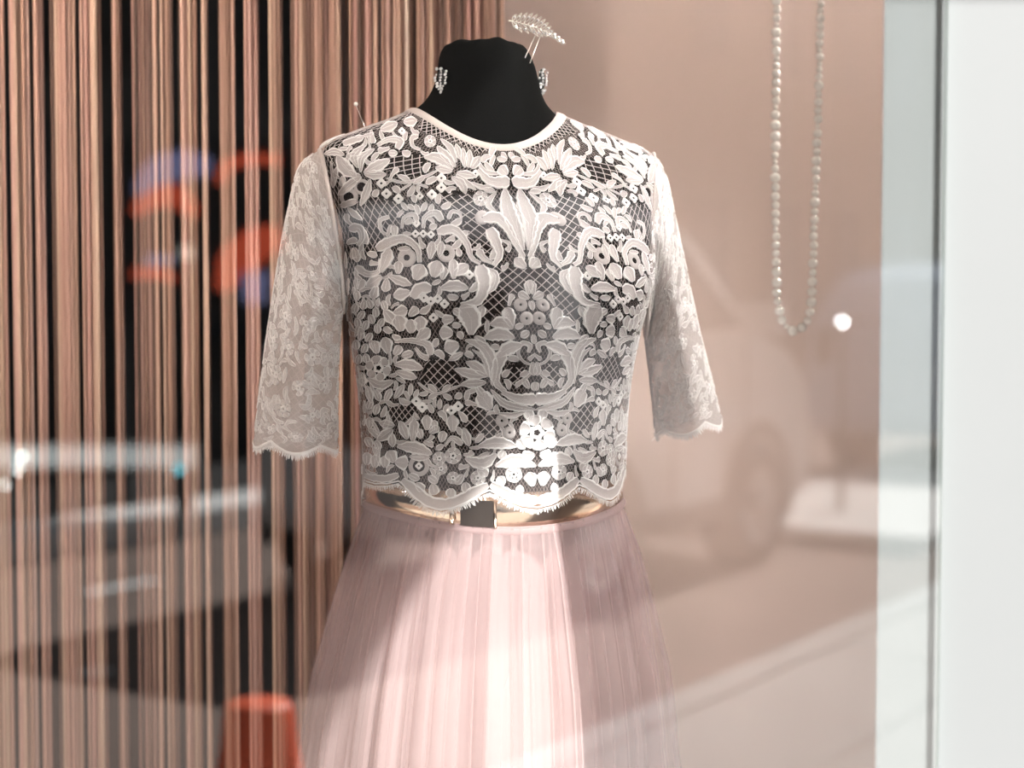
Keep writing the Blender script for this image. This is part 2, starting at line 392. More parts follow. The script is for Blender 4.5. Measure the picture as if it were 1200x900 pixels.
def th_axis(t): return np.interp(t, axis_t, axis_th)
def map_left(q):
    th, t = px2par(q); return torso(th, t), torsoN(th, t)
def map_right(q):
    th, t = px2par(q); th = 2 * th_axis(t) - th; return torso(th, t), torsoN(th, t)

# --- dress form
FORM_FLOOR = .04
form = thing('dress_form', 'black jersey dress form with bare neck wearing the lace top', 'mannequin', (-.02, Y0, FORM_FLOOR))
th = np.linspace(0, 2 * math.pi, 97)[:-1]
g = MB(); tb0 = np.linspace(.0, 1.45, 60); g.grid(torso(th[None, :], tb0[:, None], -.005 - .009 * np.clip((tb0 - .8) / .15, 0, 1)[:, None]), True); g.build('torso', M['velvet'], form)
NECK = [  # cx, a, py, depth-front, depth-back, front drop
    (568, 87, 131, .066, .058, 44), (569, 76, 121, .061, .055, 26), (570, 68, 108, .057, .053, 12), (571, 63, 92, .055, .052, 4),
    (570, 60, 78, .054, .051, 2), (568, 57, 68, .052, .050, 0), (567, 53, 60, .049, .047, -1), (566, 46, 54, .043, .042, -2), (566, 25, 52, .024, .024, -1), (566, 1, 52, .001, .001, 0)]
g = []
NQ = []
for cx, a, py, bf, bb, dr in NECK:
    e = unproj([cx - a, cx + a], [py, py], Y0); e2 = unproj(cx, py + dr, Y0); NQ.append([(e[0, 0] + e[1, 0]) / 2, (e[1, 0] - e[0, 0]) / 2, e[0, 2], bf, bb, e2[2] - e[0, 2]])
NQ = pchip(np.linspace(0, 9, 46), np.arange(10), NQ)
for cx, a, z, bf, bb, dz in NQ:
    c = np.cos(th); s = np.sin(th); a = max(a, .0005); X = (a - .003 if a > .01 else a) * s; Yl = -np.where(c > 0, bf, bb) * c
    wob = .0012 * np.sin(5 * th + 1) + .0008 * np.sin(11 * th)
    g.append(np.stack([cx + X * math.cos(YAW) - Yl * math.sin(YAW), Y0 + X * math.sin(YAW) + Yl * math.cos(YAW), z + dz * c * c * (c > 0) + wob * (z > 1.55)], -1))
MB().grid(np.array(g), True).build('neck', M['velvet'], form)
MB().tube([(-.02, Y0, .06), (-.02, Y0, .95)], .016, 12).build('pole', M['steel'], form)
MB().tube([(-.02, Y0, FORM_FLOOR), (-.02, Y0, FORM_FLOOR + .012), (-.02, Y0, FORM_FLOOR + .02)], [.16, .16, .05], 24).build('base', M['steel'], form)

# --- lace top
top = thing('lace_top', 'white floral lace cropped top with half sleeves on the dress form', 'lace top', (-.02, Y0, 1.07))
# scalloped hem: t of the hem for each angle, from the photo on the left half, mirrored on the right
hx = [(427, 565), (440, 569), (455, 569), (468, 566), (478, 575), (490, 588), (504, 597), (518, 600), (532, 597), (548, 590), (562, 582), (574, 577), (584, 582), (598, 590), (612, 595), (630, 597)]
hth, ht = px2par(hx); hth = hth - th_axis(ht); o_ = np.argsort(hth); hth = hth[o_]; ht = ht[o_]; HA = float(np.mean(axis_th[-2:]))
def hem_t(thv):
    d = np.abs(np.mod(np.asarray(thv) - HA + math.pi, 2 * math.pi) - math.pi)
    far = 1.03 + .022 * np.abs(np.sin(d * 5.5))
    return np.where(d < -hth[0], np.interp(-d, hth, ht), far)
thg = np.linspace(-math.pi, math.pi, 241)[:-1]; tv = np.linspace(0, 1, 90)
G = torso(thg[None, :], tv[:, None] * (hem_t(thg)[None, :]))
MB().grid(G, True).build('bodice_tulle', M['tulle'], top)
# net ground: crossed cords
def ribbon_grid(P, N, wd, lift):
    T = np.gradient(P, axis=0); S = np.cross(T, N); S /= np.linalg.norm(S, axis=-1, keepdims=True) + 1e-12
    Q = P + N * lift; return np.stack([Q - S * wd / 2, Q + N * wd * .25, Q + S * wd / 2], 1)
Lt = np.linspace(0, 1.06, 120); fl = torso(np.full(120, HA), Lt); LL = np.r_[0, np.cumsum(np.linalg.norm(np.diff(fl, axis=0), axis=1))]
#NET1
HCOL = np.array([.0003, .0014, .0008, .0011, .0008, .0014, .0003]); CCOL = np.array([-1, -.86, -.68, 0, .68, .86, 1.0])
MCOL = [1, 1, 0, 0, 1, 1]
def profile(kind, n):
    x = np.linspace(0, 1, n)
    if kind == 'leaf': return np.maximum(np.sin(math.pi * np.clip(x * .97 + .015, 0, 1))**.75, .10)
    if kind == 'petal': return np.maximum(np.sin(math.pi * np.clip(x**1.35 * .97 + .02, 0, 1))**.55, .12)
    if kind == 'band': return np.maximum(np.minimum(1, np.minimum(x, 1 - x) * 5 + .25)**.6, .2)
    if kind == 'scroll': return np.maximum((.30 + .70 * x) * np.minimum(1, (1 - x) * 6 + .2)**.5, .12)
    return np.ones(n)
def band_grid(pts, wd, kind, mapfn, ws=1.0):
    pts = np.asarray(pts, float); ln = np.linalg.norm(np.diff(pts, axis=0), axis=1).sum(); n = int(np.clip(ln / (2.6 * ws), 7, 22))
    p = smooth_line(pts, n); t = np.gradient(p, axis=0); t /= np.linalg.norm(t, axis=1)[:, None] + 1e-9; nn = np.stack([-t[:, 1], t[:, 0]], 1)
    w_ = wd / 2 * profile(kind, n); rip = 1 + .10 * np.sin(np.linspace(0, ln / (4.5 * ws) * math.pi, n))
    w_ = w_ * rip; q = p[:, None, :] + nn[:, None, :] * (w_[:, None] * CCOL[None, :])[..., None]
    P, N = mapfn(q.reshape(-1, 2)); lift = np.tile(HCOL, n) * min(1.3, .7 + wd / (30 * ws))
    return (P + N * lift[:, None]).reshape(n, 7, 3)
def ring_grid(c, r, hole, mapfn, lobes=0, n=20):
    a = np.linspace(0, 2 * math.pi, n + 1)[:-1]; rr = np.array([hole, hole + (r - hole) * .25, hole + (r - hole) * .5, r * .93, r]); hh = np.array([.0005, .0012, .0008, .0010, .0002])
    f = 1 + (.14 * np.cos(lobes * a) if lobes else 0 * a)
    q = np.stack([c[0] + rr[:, None] * f * np.cos(a), c[1] + rr[:, None] * f * np.sin(a)], -1)
    P, N = mapfn(q.reshape(-1, 2)); return (P.reshape(5, n, 3) + N.reshape(5, n, 3) * hh[:, None, None])
def put_band(name, pts, wd, kind, mapfn, parent, mats, ws=1.0, vein=True):
    g = MB().grid(band_grid(pts, wd, kind, mapfn, ws), False, 0, MCOL)
    if vein and wd > 8.5 * ws and kind in ('leaf', 'petal', 'scroll'):
        v = smooth_line(pts, 9)[1:-2]; t = np.gradient(v, axis=0); t /= np.linalg.norm(t, axis=1)[:, None] + 1e-9; nn = np.stack([-t[:, 1], t[:, 0]], 1)
        q = v[:, None, :] + nn[:, None, :] * np.array([-.5, 0, .5])[None, :, None] * ws
        P, N = mapfn(q.reshape(-1, 2)); g.grid((P + N * np.tile([.0008, .0016, .0008], len(v))[:, None]).reshape(len(v), 3, 3), False, 1)
    return g.build(name, mats, parent)
LM = [M['fill'], M['cord']]

# the pattern of the left half (photo pixels); everything is mirrored about the centre front
P_ = []
def B(kind, wd, *pts): P_.append((kind, wd * (1.30 if kind in ('leaf', 'petal', 'scroll') else 1), pts))
# shoulder spray
B('scroll', 9, (442, 171), (456, 164), (469, 166), (465, 175)); B('leaf', 11, (427, 203), (440, 196), (457, 188)); B('leaf', 9, (427, 204), (440, 205), (453, 205))
B('leaf', 7, (423, 202), (424, 186), (439, 175)); B('leaf', 8, (420, 197), (415, 184), (427, 171)); B('leaf', 13, (418, 207), (405, 197), (396, 183))
B('leaf', 7, (381, 181), (392, 178), (404, 182)); B('band', 8, (402, 169), (426, 161)); B('leaf', 10, (446, 153), (466, 145)); B('leaf', 9, (423, 207), (410, 217), (397, 229))
B('leaf', 8, (434, 210), (430, 225), (423, 241)); B('band', 8, (400, 241), (419, 235)); B('leaf', 6, (396, 195), (392, 208), (391, 220))
B('ring', 9.5, (424, 219), 5.5); B('ring', 11, (409, 231), 6)
B('ring', 5.5, (447, 215), 1.3); B('ring', 5.5, (453, 227), 1.3); B('ring', 5.5, (467, 233), 1.3); B('ring', 4, (471, 154), .8)
B('band', 3.5, (453, 209), (472, 214), (489, 211), (513, 200)); B('leaf', 6, (466, 206), (474, 209), (482, 216)); B('leaf', 6, (498, 206), (492, 211), (484, 216)); B('band', 3, (482, 215), (470, 223)); B('band', 3, (488, 215), (502, 220))
B('leaf', 10, (473, 144), (489, 142)); B('scroll', 6, (493, 176), (484, 172), (483, 162), (490, 160)); B('leaf', 7, (455, 180), (466, 180))
# collar spray
B('leaf', 11, (531, 199), (511, 185), (497, 185)); B('leaf', 8, (530, 201), (510, 197)); B('leaf', 9, (534, 196), (523, 184), (512, 172)); B('leaf', 6, (535, 191), (528, 174), (516, 163))
B('leaf', 7, (539, 187), (534, 169)); B('leaf', 7, (545, 197), (542, 174)); B('leaf', 8, (549, 197), (550, 176)); B('leaf', 9, (552, 198), (562, 184)); B('leaf', 8, (535, 203), (558, 207))
B('leaf', 8.5, (529, 208), (541, 216), (546, 228)); B('leaf', 6, (534, 205), (547, 215), (558, 223)); B('rosette', 7, (504, 166), 1.2); B('ring', 4.5, (557, 204), 1)
B('scroll', 14, (560, 199), (573, 212), (597, 214)); B('leaf', 5, (552, 214), (566, 220), (578, 217)); B('leaf', 6, (582, 186), (594, 188)); B('leaf', 5, (587, 179), (594, 187)); B('petal', 12, (594, 206), (585, 196)); B('band', 5, (560, 190), (568, 201), (584, 204))
B('ring', 5.5, (517, 209), 1.2); B('ring', 5.5, (517, 220), 1.2); B('ring', 5.5, (506, 228), 1.2); B('leaf', 6, (504, 250), (507, 239)); B('rosette', 9, (563, 233), 1.6); B('leaf', 6, (566, 222), (580, 224))
# centre fan
B('scroll', 13, (614, 302), (603, 283), (594, 266), (581, 255), (566, 257)); B('ring', 8.5, (565, 255), .6); B('petal', 15, (613, 294), (604, 268), (595, 246), (591, 222)); B('leaf', 7, (614, 290), (609, 262), (606, 236))
B('scroll', 14, (578, 312), (585, 300), (581, 284), (573, 268)); B('scroll', 9, (578, 309), (567, 303), (560, 293)); B('petal', 11, (616, 314), (603, 303)); B('leaf', 6, (582, 224), (572, 240), (582, 250))
B('band', 8, (611, 306), (611, 296))
# medallion
B('scroll', 12, (492, 308), (490, 293), (473, 280), (456, 284), (442, 292)); B('ring', 11, (477, 302), 3.6); B('petal', 12, (447, 319), (453, 304), (457, 291)); B('scroll', 5, (462, 278), (448, 271), (446, 258), (457, 254)); B('petal', 8, (463, 277), (462, 264))
B('scroll', 6, (471, 268), (474, 255), (486, 252), (489, 262)); B('scroll', 9, (496, 268), (498, 255), (511, 250), (518, 259)); B('leaf', 6, (491, 252), (487, 239)); B('leaf', 6, (494, 248), (500, 237)); B('leaf', 6, (484, 228), (487, 238)); B('leaf', 5, (478, 240), (486, 246)); B('leaf', 5, (470, 237), (478, 247))
B('ring', 4, (492, 230), 1); B('ring', 4.2, (488, 262), 1); B('ring', 4.2, (496, 274), 1.2); B('ring', 4.2, (487, 274), 1.2); B('ring', 4.2, (505, 275), 1.2)
B('petal', 9, (504, 304), (507, 283)); B('petal', 8, (515, 301), (518, 283)); B('petal', 16, (487, 328), (495, 310)); B('petal', 16, (508, 325), (514, 306)); B('petal', 9, (467, 321), (468, 306)); B('leaf', 9, (456, 323), (467, 328), (483, 334)); B('petal', 12, (481, 342), (462, 347)); B('band', 14, (484, 349), (492, 338), (506, 338))
B('petal', 11, (448, 323), (431, 336)); B('petal', 9, (454, 327), (452, 342)); B('petal', 9, (442, 334), (437, 350)); B('scroll', 10, (420, 288), (425, 279), (421, 267), (410, 268)); B('petal', 8, (416, 290), (420, 307)); B('scroll', 8, (446, 303), (444, 318), (431, 321), (418, 312))
B('scroll', 5, (540, 263), (539, 251), (530, 248), (525, 257)); B('scroll', 11, (563, 309), (554, 304), (547, 286), (530, 269), (512, 272)); B('ring', 10.5, (523, 297), 3.6); B('petal', 10, (532, 327), (531, 304)); B('petal', 12, (532, 322), (549, 311)); B('petal', 8, (518, 328), (522, 313)); B('leaf', 11, (516, 338), (532, 335), (549, 338))
B('scroll', 17, (540, 358), (560, 352), (567, 335), (562, 311)); B('leaf', 8, (569, 345), (578, 335), (580, 322), (569, 314)); B('leaf', 6, (541, 275), (549, 272)); B('ring', 5, (550, 322), 1.1); B('leaf', 6, (425, 258), (415, 250), (408, 243)); B('leaf', 5, (466, 292), (482, 291))
B('ring', 5, (513, 350), 1.2); B('ring', 5, (521, 356), 1.2); B('ring', 5, (505, 353), 1.2); B('ring', 5, (497, 349), 1.2)
# flowers under the medallion
B('petal', 11, (462, 367), (478, 362)); B('petal', 9, (480, 370), (490, 360)); B('petal', 15, (471, 388), (467, 369)); B('petal', 13, (483, 390), (481, 374)); B('petal', 13, (493, 388), (493, 370)); B('petal', 12, (489, 398), (504, 385)); B('leaf', 11, (451, 363), (464, 380)); B('ring', 5, (508, 372), 1.4)
B('leaf', 7, (449, 352), (453, 364)); B('petal', 14, (531, 390), (515, 389)); B('petal', 10, (532, 373), (518, 375)); B('petal', 21, (552, 392), (552, 374), (541, 357)); B('leaf', 9, (562, 372), (566, 358)); B('leaf', 8, (531, 362), (541, 369))
# left garland
B('scroll', 9, (463, 400), (484, 399), (503, 406), (505, 416)); B('scroll', 7, (487, 407), (495, 417), (503, 420)); B('leaf', 11, (463, 427), (478, 427), (496, 432)); B('leaf', 9, (464, 435), (489, 443)); B('rosette', 15, (444, 431), 4); B('petal', 12, (456, 414), (451, 395)); B('petal', 10, (443, 414), (438, 399)); B('petal', 9, (463, 416), (470, 405)); B('leaf', 8, (471, 417), (485, 413))
B('leaf', 9, (431, 443), (447, 451), (462, 446)); B('leaf', 7, (463, 467), (474, 450)); B('leaf', 5, (481, 464), (482, 449)); B('leaf', 5, (486, 466), (490, 456)); B('leaf', 7, (440, 456), (446, 470)); B('leaf', 7, (452, 470), (459, 455)); B('leaf', 7, (431, 452), (436, 472)); B('leaf', 7, (424, 436), (427, 452)); B('ring', 6, (425, 446), 2.5)
for x, y, a in [(417, 361, 80), (424, 369, 60), (420, 378, 100), (429, 381, 70), (436, 374, 110), (424, 392, 90), (433, 395, 60), (443, 385, 100), (418, 404, 95), (428, 408, 70), (437, 404, 110), (421, 421, 80), (430, 420, 100), (447, 378, 60), (441, 366, 95), (427, 357, 80), (419, 346, 95), (434, 356, 110)]:
    a = math.radians(a); B('leaf', 7, (x - 6 * math.cos(a), y + 6 * math.sin(a)), (x + 6 * math.cos(a), y - 6 * math.sin(a)))
# lower bow
B('band', 3.5, (490, 448), (503, 458), (513, 461), (525, 457), (541, 451)); B('leaf', 6, (502, 450), (512, 460)); B('leaf', 6, (502, 467), (513, 461)); B('leaf', 6, (528, 451), (518, 459)); B('leaf', 6, (530, 468), (519, 462)); B('leaf', 5, (515, 480), (516, 467)); B('ring', 6, (495, 477), 1.4); B('ring', 5.5, (488, 470), 1.3); B('ring', 5.5, (537, 476), 1.3); B('ring', 5.5, (529, 481), 1.3)
B('leaf', 6, (508, 484), (502, 473)); B('leaf', 6, (521, 484), (525, 473)); B('leaf', 6, (546, 470), (549, 456))
# centre spray and bowl
B('leaf', 11, (577, 452), (577, 425), (566, 406), (545, 398)); B('leaf', 4.5, (573, 442), (566, 419), (553, 409)); B('leaf', 10, (570, 441), (558, 429), (546, 424)); B('leaf', 10, (572, 440), (553, 438), (533, 432)); B('leaf', 9, (570, 448), (540, 450)); B('petal', 15, (538, 403), (521, 409)); B('leaf', 7, (543, 413), (526, 422)); B('leaf', 5, (562, 455), (545, 461)); B('leaf', 8, (556, 394), (570, 404))
B('scroll', 14, (592, 459), (582, 449), (583, 428), (590, 412)); B('leaf', 13, (583, 417), (596, 408), (612, 404)); B('leaf', 13, (603, 396), (585, 391), (567, 396)); B('leaf', 12, (601, 385), (590, 378), (574, 380)); B('petal', 13, (600, 383), (593, 360)); B('ring', 8, (610, 357), 1.5); B('ring', 8, (617, 373), 1.5); B('leaf', 8, (610, 395), (620, 388))
B('petal', 9, (619, 345), (620, 328)); B('petal', 8, (620, 350), (607, 343)); B('scroll', 5.5, (626, 428), (614, 424), (607, 413), (612, 402), (621, 405), (619, 413)); B('petal', 8, (624, 424), (625, 440)); B('scroll', 5.5, (622, 437), (615, 444), (604, 452)); B('petal', 7, (620, 455), (613, 444))
B('scroll', 14, (588, 459), (606, 467), (628, 468)); B('leaf', 8, (575, 456), (590, 472), (610, 478), (628, 480)); B('petal', 17, (575, 480), (562, 460)); B('leaf', 6, (583, 484), (600, 487), (616, 482)); B('leaf', 8, (558, 452), (568, 466))
# hem border
B('petal', 8, (434, 502), (434, 489)); B('leaf', 9, (463, 499), (445, 495)); B('leaf', 10, (461, 503), (443, 516)); B('leaf', 8, (459, 507), (461, 524)); B('leaf', 9, (478, 515), (469, 493)); B('petal', 10, (484, 517), (486, 491)); B('petal', 10, (501, 504), (500, 486)); B('petal', 8, (494, 514), (490, 502)); B('petal', 7, (510, 506), (509, 492)); B('petal', 8, (503, 507), (515, 500))
B('leaf', 12, (466, 523), (484, 524), (507, 532)); B('leaf', 8, (480, 535), (504, 536)); B('ring', 12.5, (491, 546), 7); B('ring', 4, (491, 546), 1); B('petal', 14, (464, 541), (479, 543)); B('rosette', 8, (515, 537), 1.5); B('rosette', 7.5, (517, 549), 1.4)
B('petal', 10, (440, 548), (441, 533)); B('petal', 10, (452, 548), (452, 534)); B('petal', 12, (463, 542), (456, 528)); B('petal', 9, (431, 545), (431, 530)); B('leaf', 8, (436, 524), (430, 512)); B('leaf', 7, (446, 527), (441, 516)); B('leaf', 7, (432, 480), (436, 468)); B('leaf', 7, (440, 486), (444, 473)); B('ring', 7, (433, 478), 3)
B('petal', 12, (531, 506), (530, 486)); B('scroll', 7, (521, 523), (530, 513), (542, 521)); B('rosette', 10, (531, 534), 2); B('rosette', 7.5, (531, 560), 1.5); B('petal', 9, (517, 518), (520, 505)); B('leaf', 6, (511, 527), (520, 521)); B('leaf', 6, (542, 510), (535, 500))
B('band', 9, (428, 557), (440, 560), (452, 561), (468, 556)); B('band', 15, (472, 562), (488, 576), (504, 588), (520, 591), (540, 586), (556, 577), (572, 568)); B('petal', 9, (488, 566), (497, 575)); B('petal', 11, (507, 567), (510, 580)); B('petal', 11, (529, 572), (528, 583)); B('petal', 10, (545, 565), (547, 577)); B('leaf', 8, (479, 556), (492, 562)); B('leaf', 8, (502, 558), (513, 566)); B('leaf', 8, (543, 556), (534, 568))
B('leaf', 12, (560, 523), (580, 519), (606, 523)); B('leaf', 9, (550, 523), (543, 501)); B('leaf', 6, (557, 519), (567, 508)); B('leaf', 12, (545, 537), (566, 543), (582, 532)); B('rosette', 21, (629, 507), 5); B('ring', 7.5, (588, 493), 1.5); B('ring', 7.5, (597, 507), 1.5); B('petal', 11, (622, 492), (618, 481)); B('leaf', 10, (606, 515), (615, 526))
B('leaf', 13, (580, 546), (604, 540), (628, 546)); B('rosette', 10, (602, 556), 2); B('petal', 11, (626, 533), (611, 536)); B('petal', 12, (624, 570), (620, 553)); B('band', 14, (575, 567), (590, 577), (610, 585), (631, 587)); B('leaf', 10, (584, 558), (590, 569)); B('petal', 11, (560, 548), (571, 558)); B('petal', 10, (591, 528), (586, 538)); B('rosette', 9, (560, 560), 1.6); B('leaf', 9, (604, 572), (614, 576))
# filler sprays where the photo shows closed lace, then the net ground (open diamonds or fine honeycomb)
from math import hypot
MX0, MY0, MW, MH = 360, 110, 300, 520; yy_, xx_ = np.mgrid[0:MH, 0:MW]; DIST = np.full((MH, MW), 99.0)
def stamp(kind, wd, pts):
    global DIST
    if kind in ('ring', 'rosette'): pp = np.array([pts[0]]); hw = np.array([wd])
    else: pp = smooth_line(pts, 14); hw = wd / 2 * profile(kind, 14)
    for (x, y), h in zip(pp, hw):
        x -= MX0; y -= MY0; x0, x1, y0, y1 = int(max(0, x - 40)), int(min(MW, x + 41)), int(max(0, y - 40)), int(min(MH, y + 41))
        if x1 <= x0 or y1 <= y0: continue
        d = np.hypot(xx_[y0:y1, x0:x1] - x, yy_[y0:y1, x0:x1] - y) - h; DIST[y0:y1, x0:x1] = np.minimum(DIST[y0:y1, x0:x1], d)
for q in P_: stamp(*q)
ZONES = [[(455, 178), (498, 180), (500, 206), (470, 206), (452, 196)], [(414, 240), (432, 224), (478, 238), (466, 256), (445, 280), (436, 298), (424, 296), (426, 262)], [(510, 226), (552, 224), (562, 252), (580, 282), (574, 300), (548, 280), (540, 250)],
         [(572, 312), (632, 312), (632, 328), (600, 345), (592, 358), (572, 374), (560, 388), (562, 352), (580, 330)], [(500, 420), (530, 412), (540, 448), (513, 458), (492, 446)], [(540, 478), (562, 470), (590, 500), (570, 516), (548, 500)], [(452, 474), (488, 466), (488, 490), (460, 492)], [(594, 430), (612, 424), (614, 452), (594, 454)]]
def inpoly(x, y, P):
    r = False; n = len(P)
    for i in range(n):
        (x1, y1), (x2, y2) = P[i], P[i - 1]
        if (y1 > y) != (y2 > y) and x < (x2 - x1) * (y - y1) / (y2 - y1) + x1: r = not r
    return r
ZM = np.zeros((MH, MW), bool)
for z_ in ZONES:
    for y in range(int(min(p[1] for p in z_)), int(max(p[1] for p in z_)) + 1):
        for x in range(int(min(p[0] for p in z_)), int(max(p[0] for p in z_)) + 1):
            if 0 <= x - MX0 < MW and 0 <= y - MY0 < MH and inpoly(x, y, z_): ZM[y - MY0, x - MX0] = True
AXX = lambda y: np.interp(y, [186, 213, 262, 305, 350, 430, 510, 585], [596, 598, 612, 617, 622, 627, 629, 630])
rf = random.Random(21); nfill = 0; F_ = []
def edge_l(y): return np.interp(y, [140, 176, 240, 300, 340, 370, 400, 450, 500, 570], [470, 384, 398, 410, 412, 406, 414, 424, 430, 430])
for k in range(9000):
    if nfill > 230: break
    y = rf.uniform(150, 560); x = rf.uniform(edge_l(y), AXX(y)); i, j = int(y - MY0), int(x - MX0)
    if x < edge_l(y) + 5 or y < 178 + 0 * x and x > 490: continue
    lim_ = 4.6 if k < 4500 else (2.2 if (y > 465 or x < 470) else 3.2)
    if ZM[i, j] or DIST[i, j] < lim_: continue
    wd_ = min(9.0, 2 * DIST[i, j] - 1.0)
    # turn along the gap
    gy, gx = np.gradient(DIST[max(0, i - 2):i + 3, max(0, j - 2):j + 3]); a_ = math.atan2(gy.mean(), gx.mean()) + math.pi / 2 + rf.uniform(-.5, .5)
    l_ = rf.uniform(5, 8); d_ = (math.cos(a_), math.sin(a_)); cv = rf.uniform(-3, 3)
    q = (rf.choice(['leaf', 'leaf', 'petal', 'scroll']), max(5, wd_), ((x - d_[0] * l_, y - d_[1] * l_), (x - d_[1] * cv, y + d_[0] * cv), (x + d_[0] * l_, y + d_[1] * l_)))
    F_.append(q); stamp(*q); nfill += 1
print('filler', nfill)
def runs(a, b, big):
    # stretches of one cord that lie where this ground shows: big diamonds in the open, honeycomb close to the motifs
    rel = np.mod(a - th_axis(np.clip(b, 0, 1.1)) + math.pi, 2 * math.pi) - math.pi; bc = np.clip(b, 0, 1.1); thq = th_axis(bc) - np.abs(rel); p = proj(torso(np.maximum(thq, -1.5), bc))
    i = np.clip((p[:, 1] - MY0).astype(int), 0, MH - 1); j = np.clip((p[:, 0] - MX0).astype(int), 0, MW - 1); d = DIST[i, j]; side = thq < -1.25
    ok = (side | (d > 4.2) | (ZM[i, j] & (d > -3))) if big else ((~side) & (d < 5.0) & (d > -1.5) & ~ZM[i, j] & (b >= 0))
    out = []; st_ = None
    for k, v in enumerate(list(ok) + [False]):
        if v and st_ is None: st_ = k
        if not v and st_ is not None:
            if k - st_ >= 2: out.append((st_, min(len(a), k + 1) if big else k))
            st_ = None
    return out
g = MB(); STEP = .0098; SLOPE = 1.20; RAD = .155; ncirc = int(round(2 * math.pi * RAD / STEP)); STEP = 2 * math.pi * RAD / ncirc
L = np.arange(0, LL[-1], .0032); tl = np.interp(L, LL, Lt)
for sgn in (-1, 1):
    for k in range(ncirc):
        thl = HA + (k * STEP + sgn * SLOPE * L * .88) / RAD + .008 * np.sin(L * 55 + k)
        ok = tl < hem_t(thl) - .004
        if ok.sum() < 3: continue
        n_ok = int(np.argmin(ok)) if not ok.all() else len(ok)
        if n_ok < 3: continue
        a, b = thl[:n_ok], tl[:n_ok]
        for i0, i1 in runs(a, b, True): g.grid(ribbon_grid(torso(a[i0:i1], b[i0:i1]), torsoN(a[i0:i1], b[i0:i1]), .00095, .0003))
g.build('net_ground', M['net'], top)['kind'] = 'stuff'
g = MB(); S2 = .0040; L = np.arange(.004, LL[-1], .0022); tl = np.interp(L, LL, Lt)
for sgn in (-1, 1):
    for k in range(-105, 106):
        thl = HA + (k * S2 + sgn * .62 * (L - .2)) / RAD; hm = hem_t(thl)
        for i0, i1 in runs(thl, np.where(tl < hm - .004, tl, -1), False): g.grid(ribbon_grid(torso(thl[i0:i1], tl[i0:i1]), torsoN(thl[i0:i1], tl[i0:i1]), .00055, .0002)[:, ::2])
g.build('honeycomb_ground', M['honey'], top)['kind'] = 'stuff'

nparts = 0
for mapfn in (map_left, map_right):
    for kind, wd, pts in P_:
        if kind == 'ring':
            MB().grid(ring_grid(pts[0], wd, pts[1], mapfn, 0 if wd > 7 else 4), True, 0, None).build('eyelet', [M['cord'] if wd < 7 else M['fill']], top)
        elif kind == 'rosette':
            if mapfn is map_right and abs(pts[0][0] - 629) < 1: continue
            g = MB(); c = np.array(pts[0]); hole = pts[1]
            g.grid(ring_grid(c, wd * .42, hole * .7, mapfn, 5), True, 1); k = 6
            for q in range(k):
                a = 2 * math.pi * q / k + .3; d = np.array([math.cos(a), math.sin(a)])
                g.grid(band_grid([c + d * wd * .40, c + d * wd * 1.0], wd * .95, 'petal', mapfn), False, 0, MCOL)
            g.build('flower', LM, top)
        else:
            nm = {'leaf': 'leaf', 'petal': 'petal', 'band': 'cord_band', 'scroll': 'scroll'}[kind]
            put_band(nm, pts, wd, kind, mapfn, top, LM)
        nparts += 1
fl_ = MB()
for mapfn in (map_left, map_right):
    for kind, wd, pts in F_: fl_.grid(band_grid(pts, wd, kind, mapfn), False, 0, MCOL)
fl_.build('filler_sprays', LM, top)['kind'] = 'stuff'
print('lace parts', nparts)
# sides and back of the bodice: the same lace in smaller sprays, one joined part
def map_tl(q):
    q = np.asarray(q, float); t_ = np.interp(q[:, 1], LL, Lt); return torso(HA + q[:, 0] / RAD, t_), torsoN(HA + q[:, 0] / RAD, t_)
g = MB(); rr = random.Random(3)
for k in range(330):
    s = rr.uniform(.165, .80) ; l = rr.uniform(.05, LL[-1] - .03); a = rr.uniform(0, 6.28); ln = rr.uniform(.012, .022); cv = rr.uniform(-.006, .006)
    d = np.array([math.cos(a), math.sin(a)]); nn = np.array([-d[1], d[0]]); c = np.array([s, l])
    lim = hem_t(np.array([HA + s / RAD]))[0] - .03
    if np.interp(l + .012, LL, Lt) > lim: continue
    pts = [c - d * ln / 2, c + nn * cv, c + d * ln / 2]
    if l - .012 < .02: continue
    g.grid(band_grid(pts, rr.uniform(.006, .010), rr.choice(['leaf', 'petal', 'scroll']), map_tl, .00088), False, 0, MCOL)
g.build('back_sprays', LM, top)['kind'] = 'stuff'
# neck binding
g = MB(); tb = np.array([-.004, .003, .018, .022]); P = torso(thg[None, :], tb[:, None]); N = torsoN(np.tile(thg, (4, 1)), np.tile(tb[:, None], (1, 240)))
g.grid(P + N * np.array([.0002, .0013, .0013, .0004])[:, None, None], True); g.build('neck_binding', M['satin'], top)
# eyelash fringe on the hem
def fringe(name, P, D, S, parent, ln, mat, wd=.0006):
    g = MB(); r = random.Random(5)
    for p, d, s in zip(P, D, S):
        l = ln * r.uniform(.6, 1.15); d = d + s * r.uniform(-.25, .25); e = p + d * l
        g.add([p - s * wd, p + s * wd, e + s * wd * .5, e - s * wd * .5], [(0, 1, 2, 3)])
    o = g.build(name, mat, parent); o['kind'] = 'stuff'
ft = np.linspace(-math.pi, math.pi, 560); P = torso(ft, hem_t(ft)); S = np.gradient(P, axis=0); S /= np.linalg.norm(S, axis=1)[:, None]
D = np.cross(S, torsoN(ft, hem_t(ft))); D *= np.sign(-D[:, 2:3] + 1e-9)
fringe('eyelash_fringe', P + torsoN(ft, hem_t(ft)) * .001, D, S, top, .0055, M['cord'])
# hem cord
P3 = torso(ft, hem_t(ft) - .004); N3 = torsoN(ft, hem_t(ft) - .004)
MB().grid(ribbon_grid(P3, N3, .0016, .0008)).build('hem_cord', M['cord'], top)

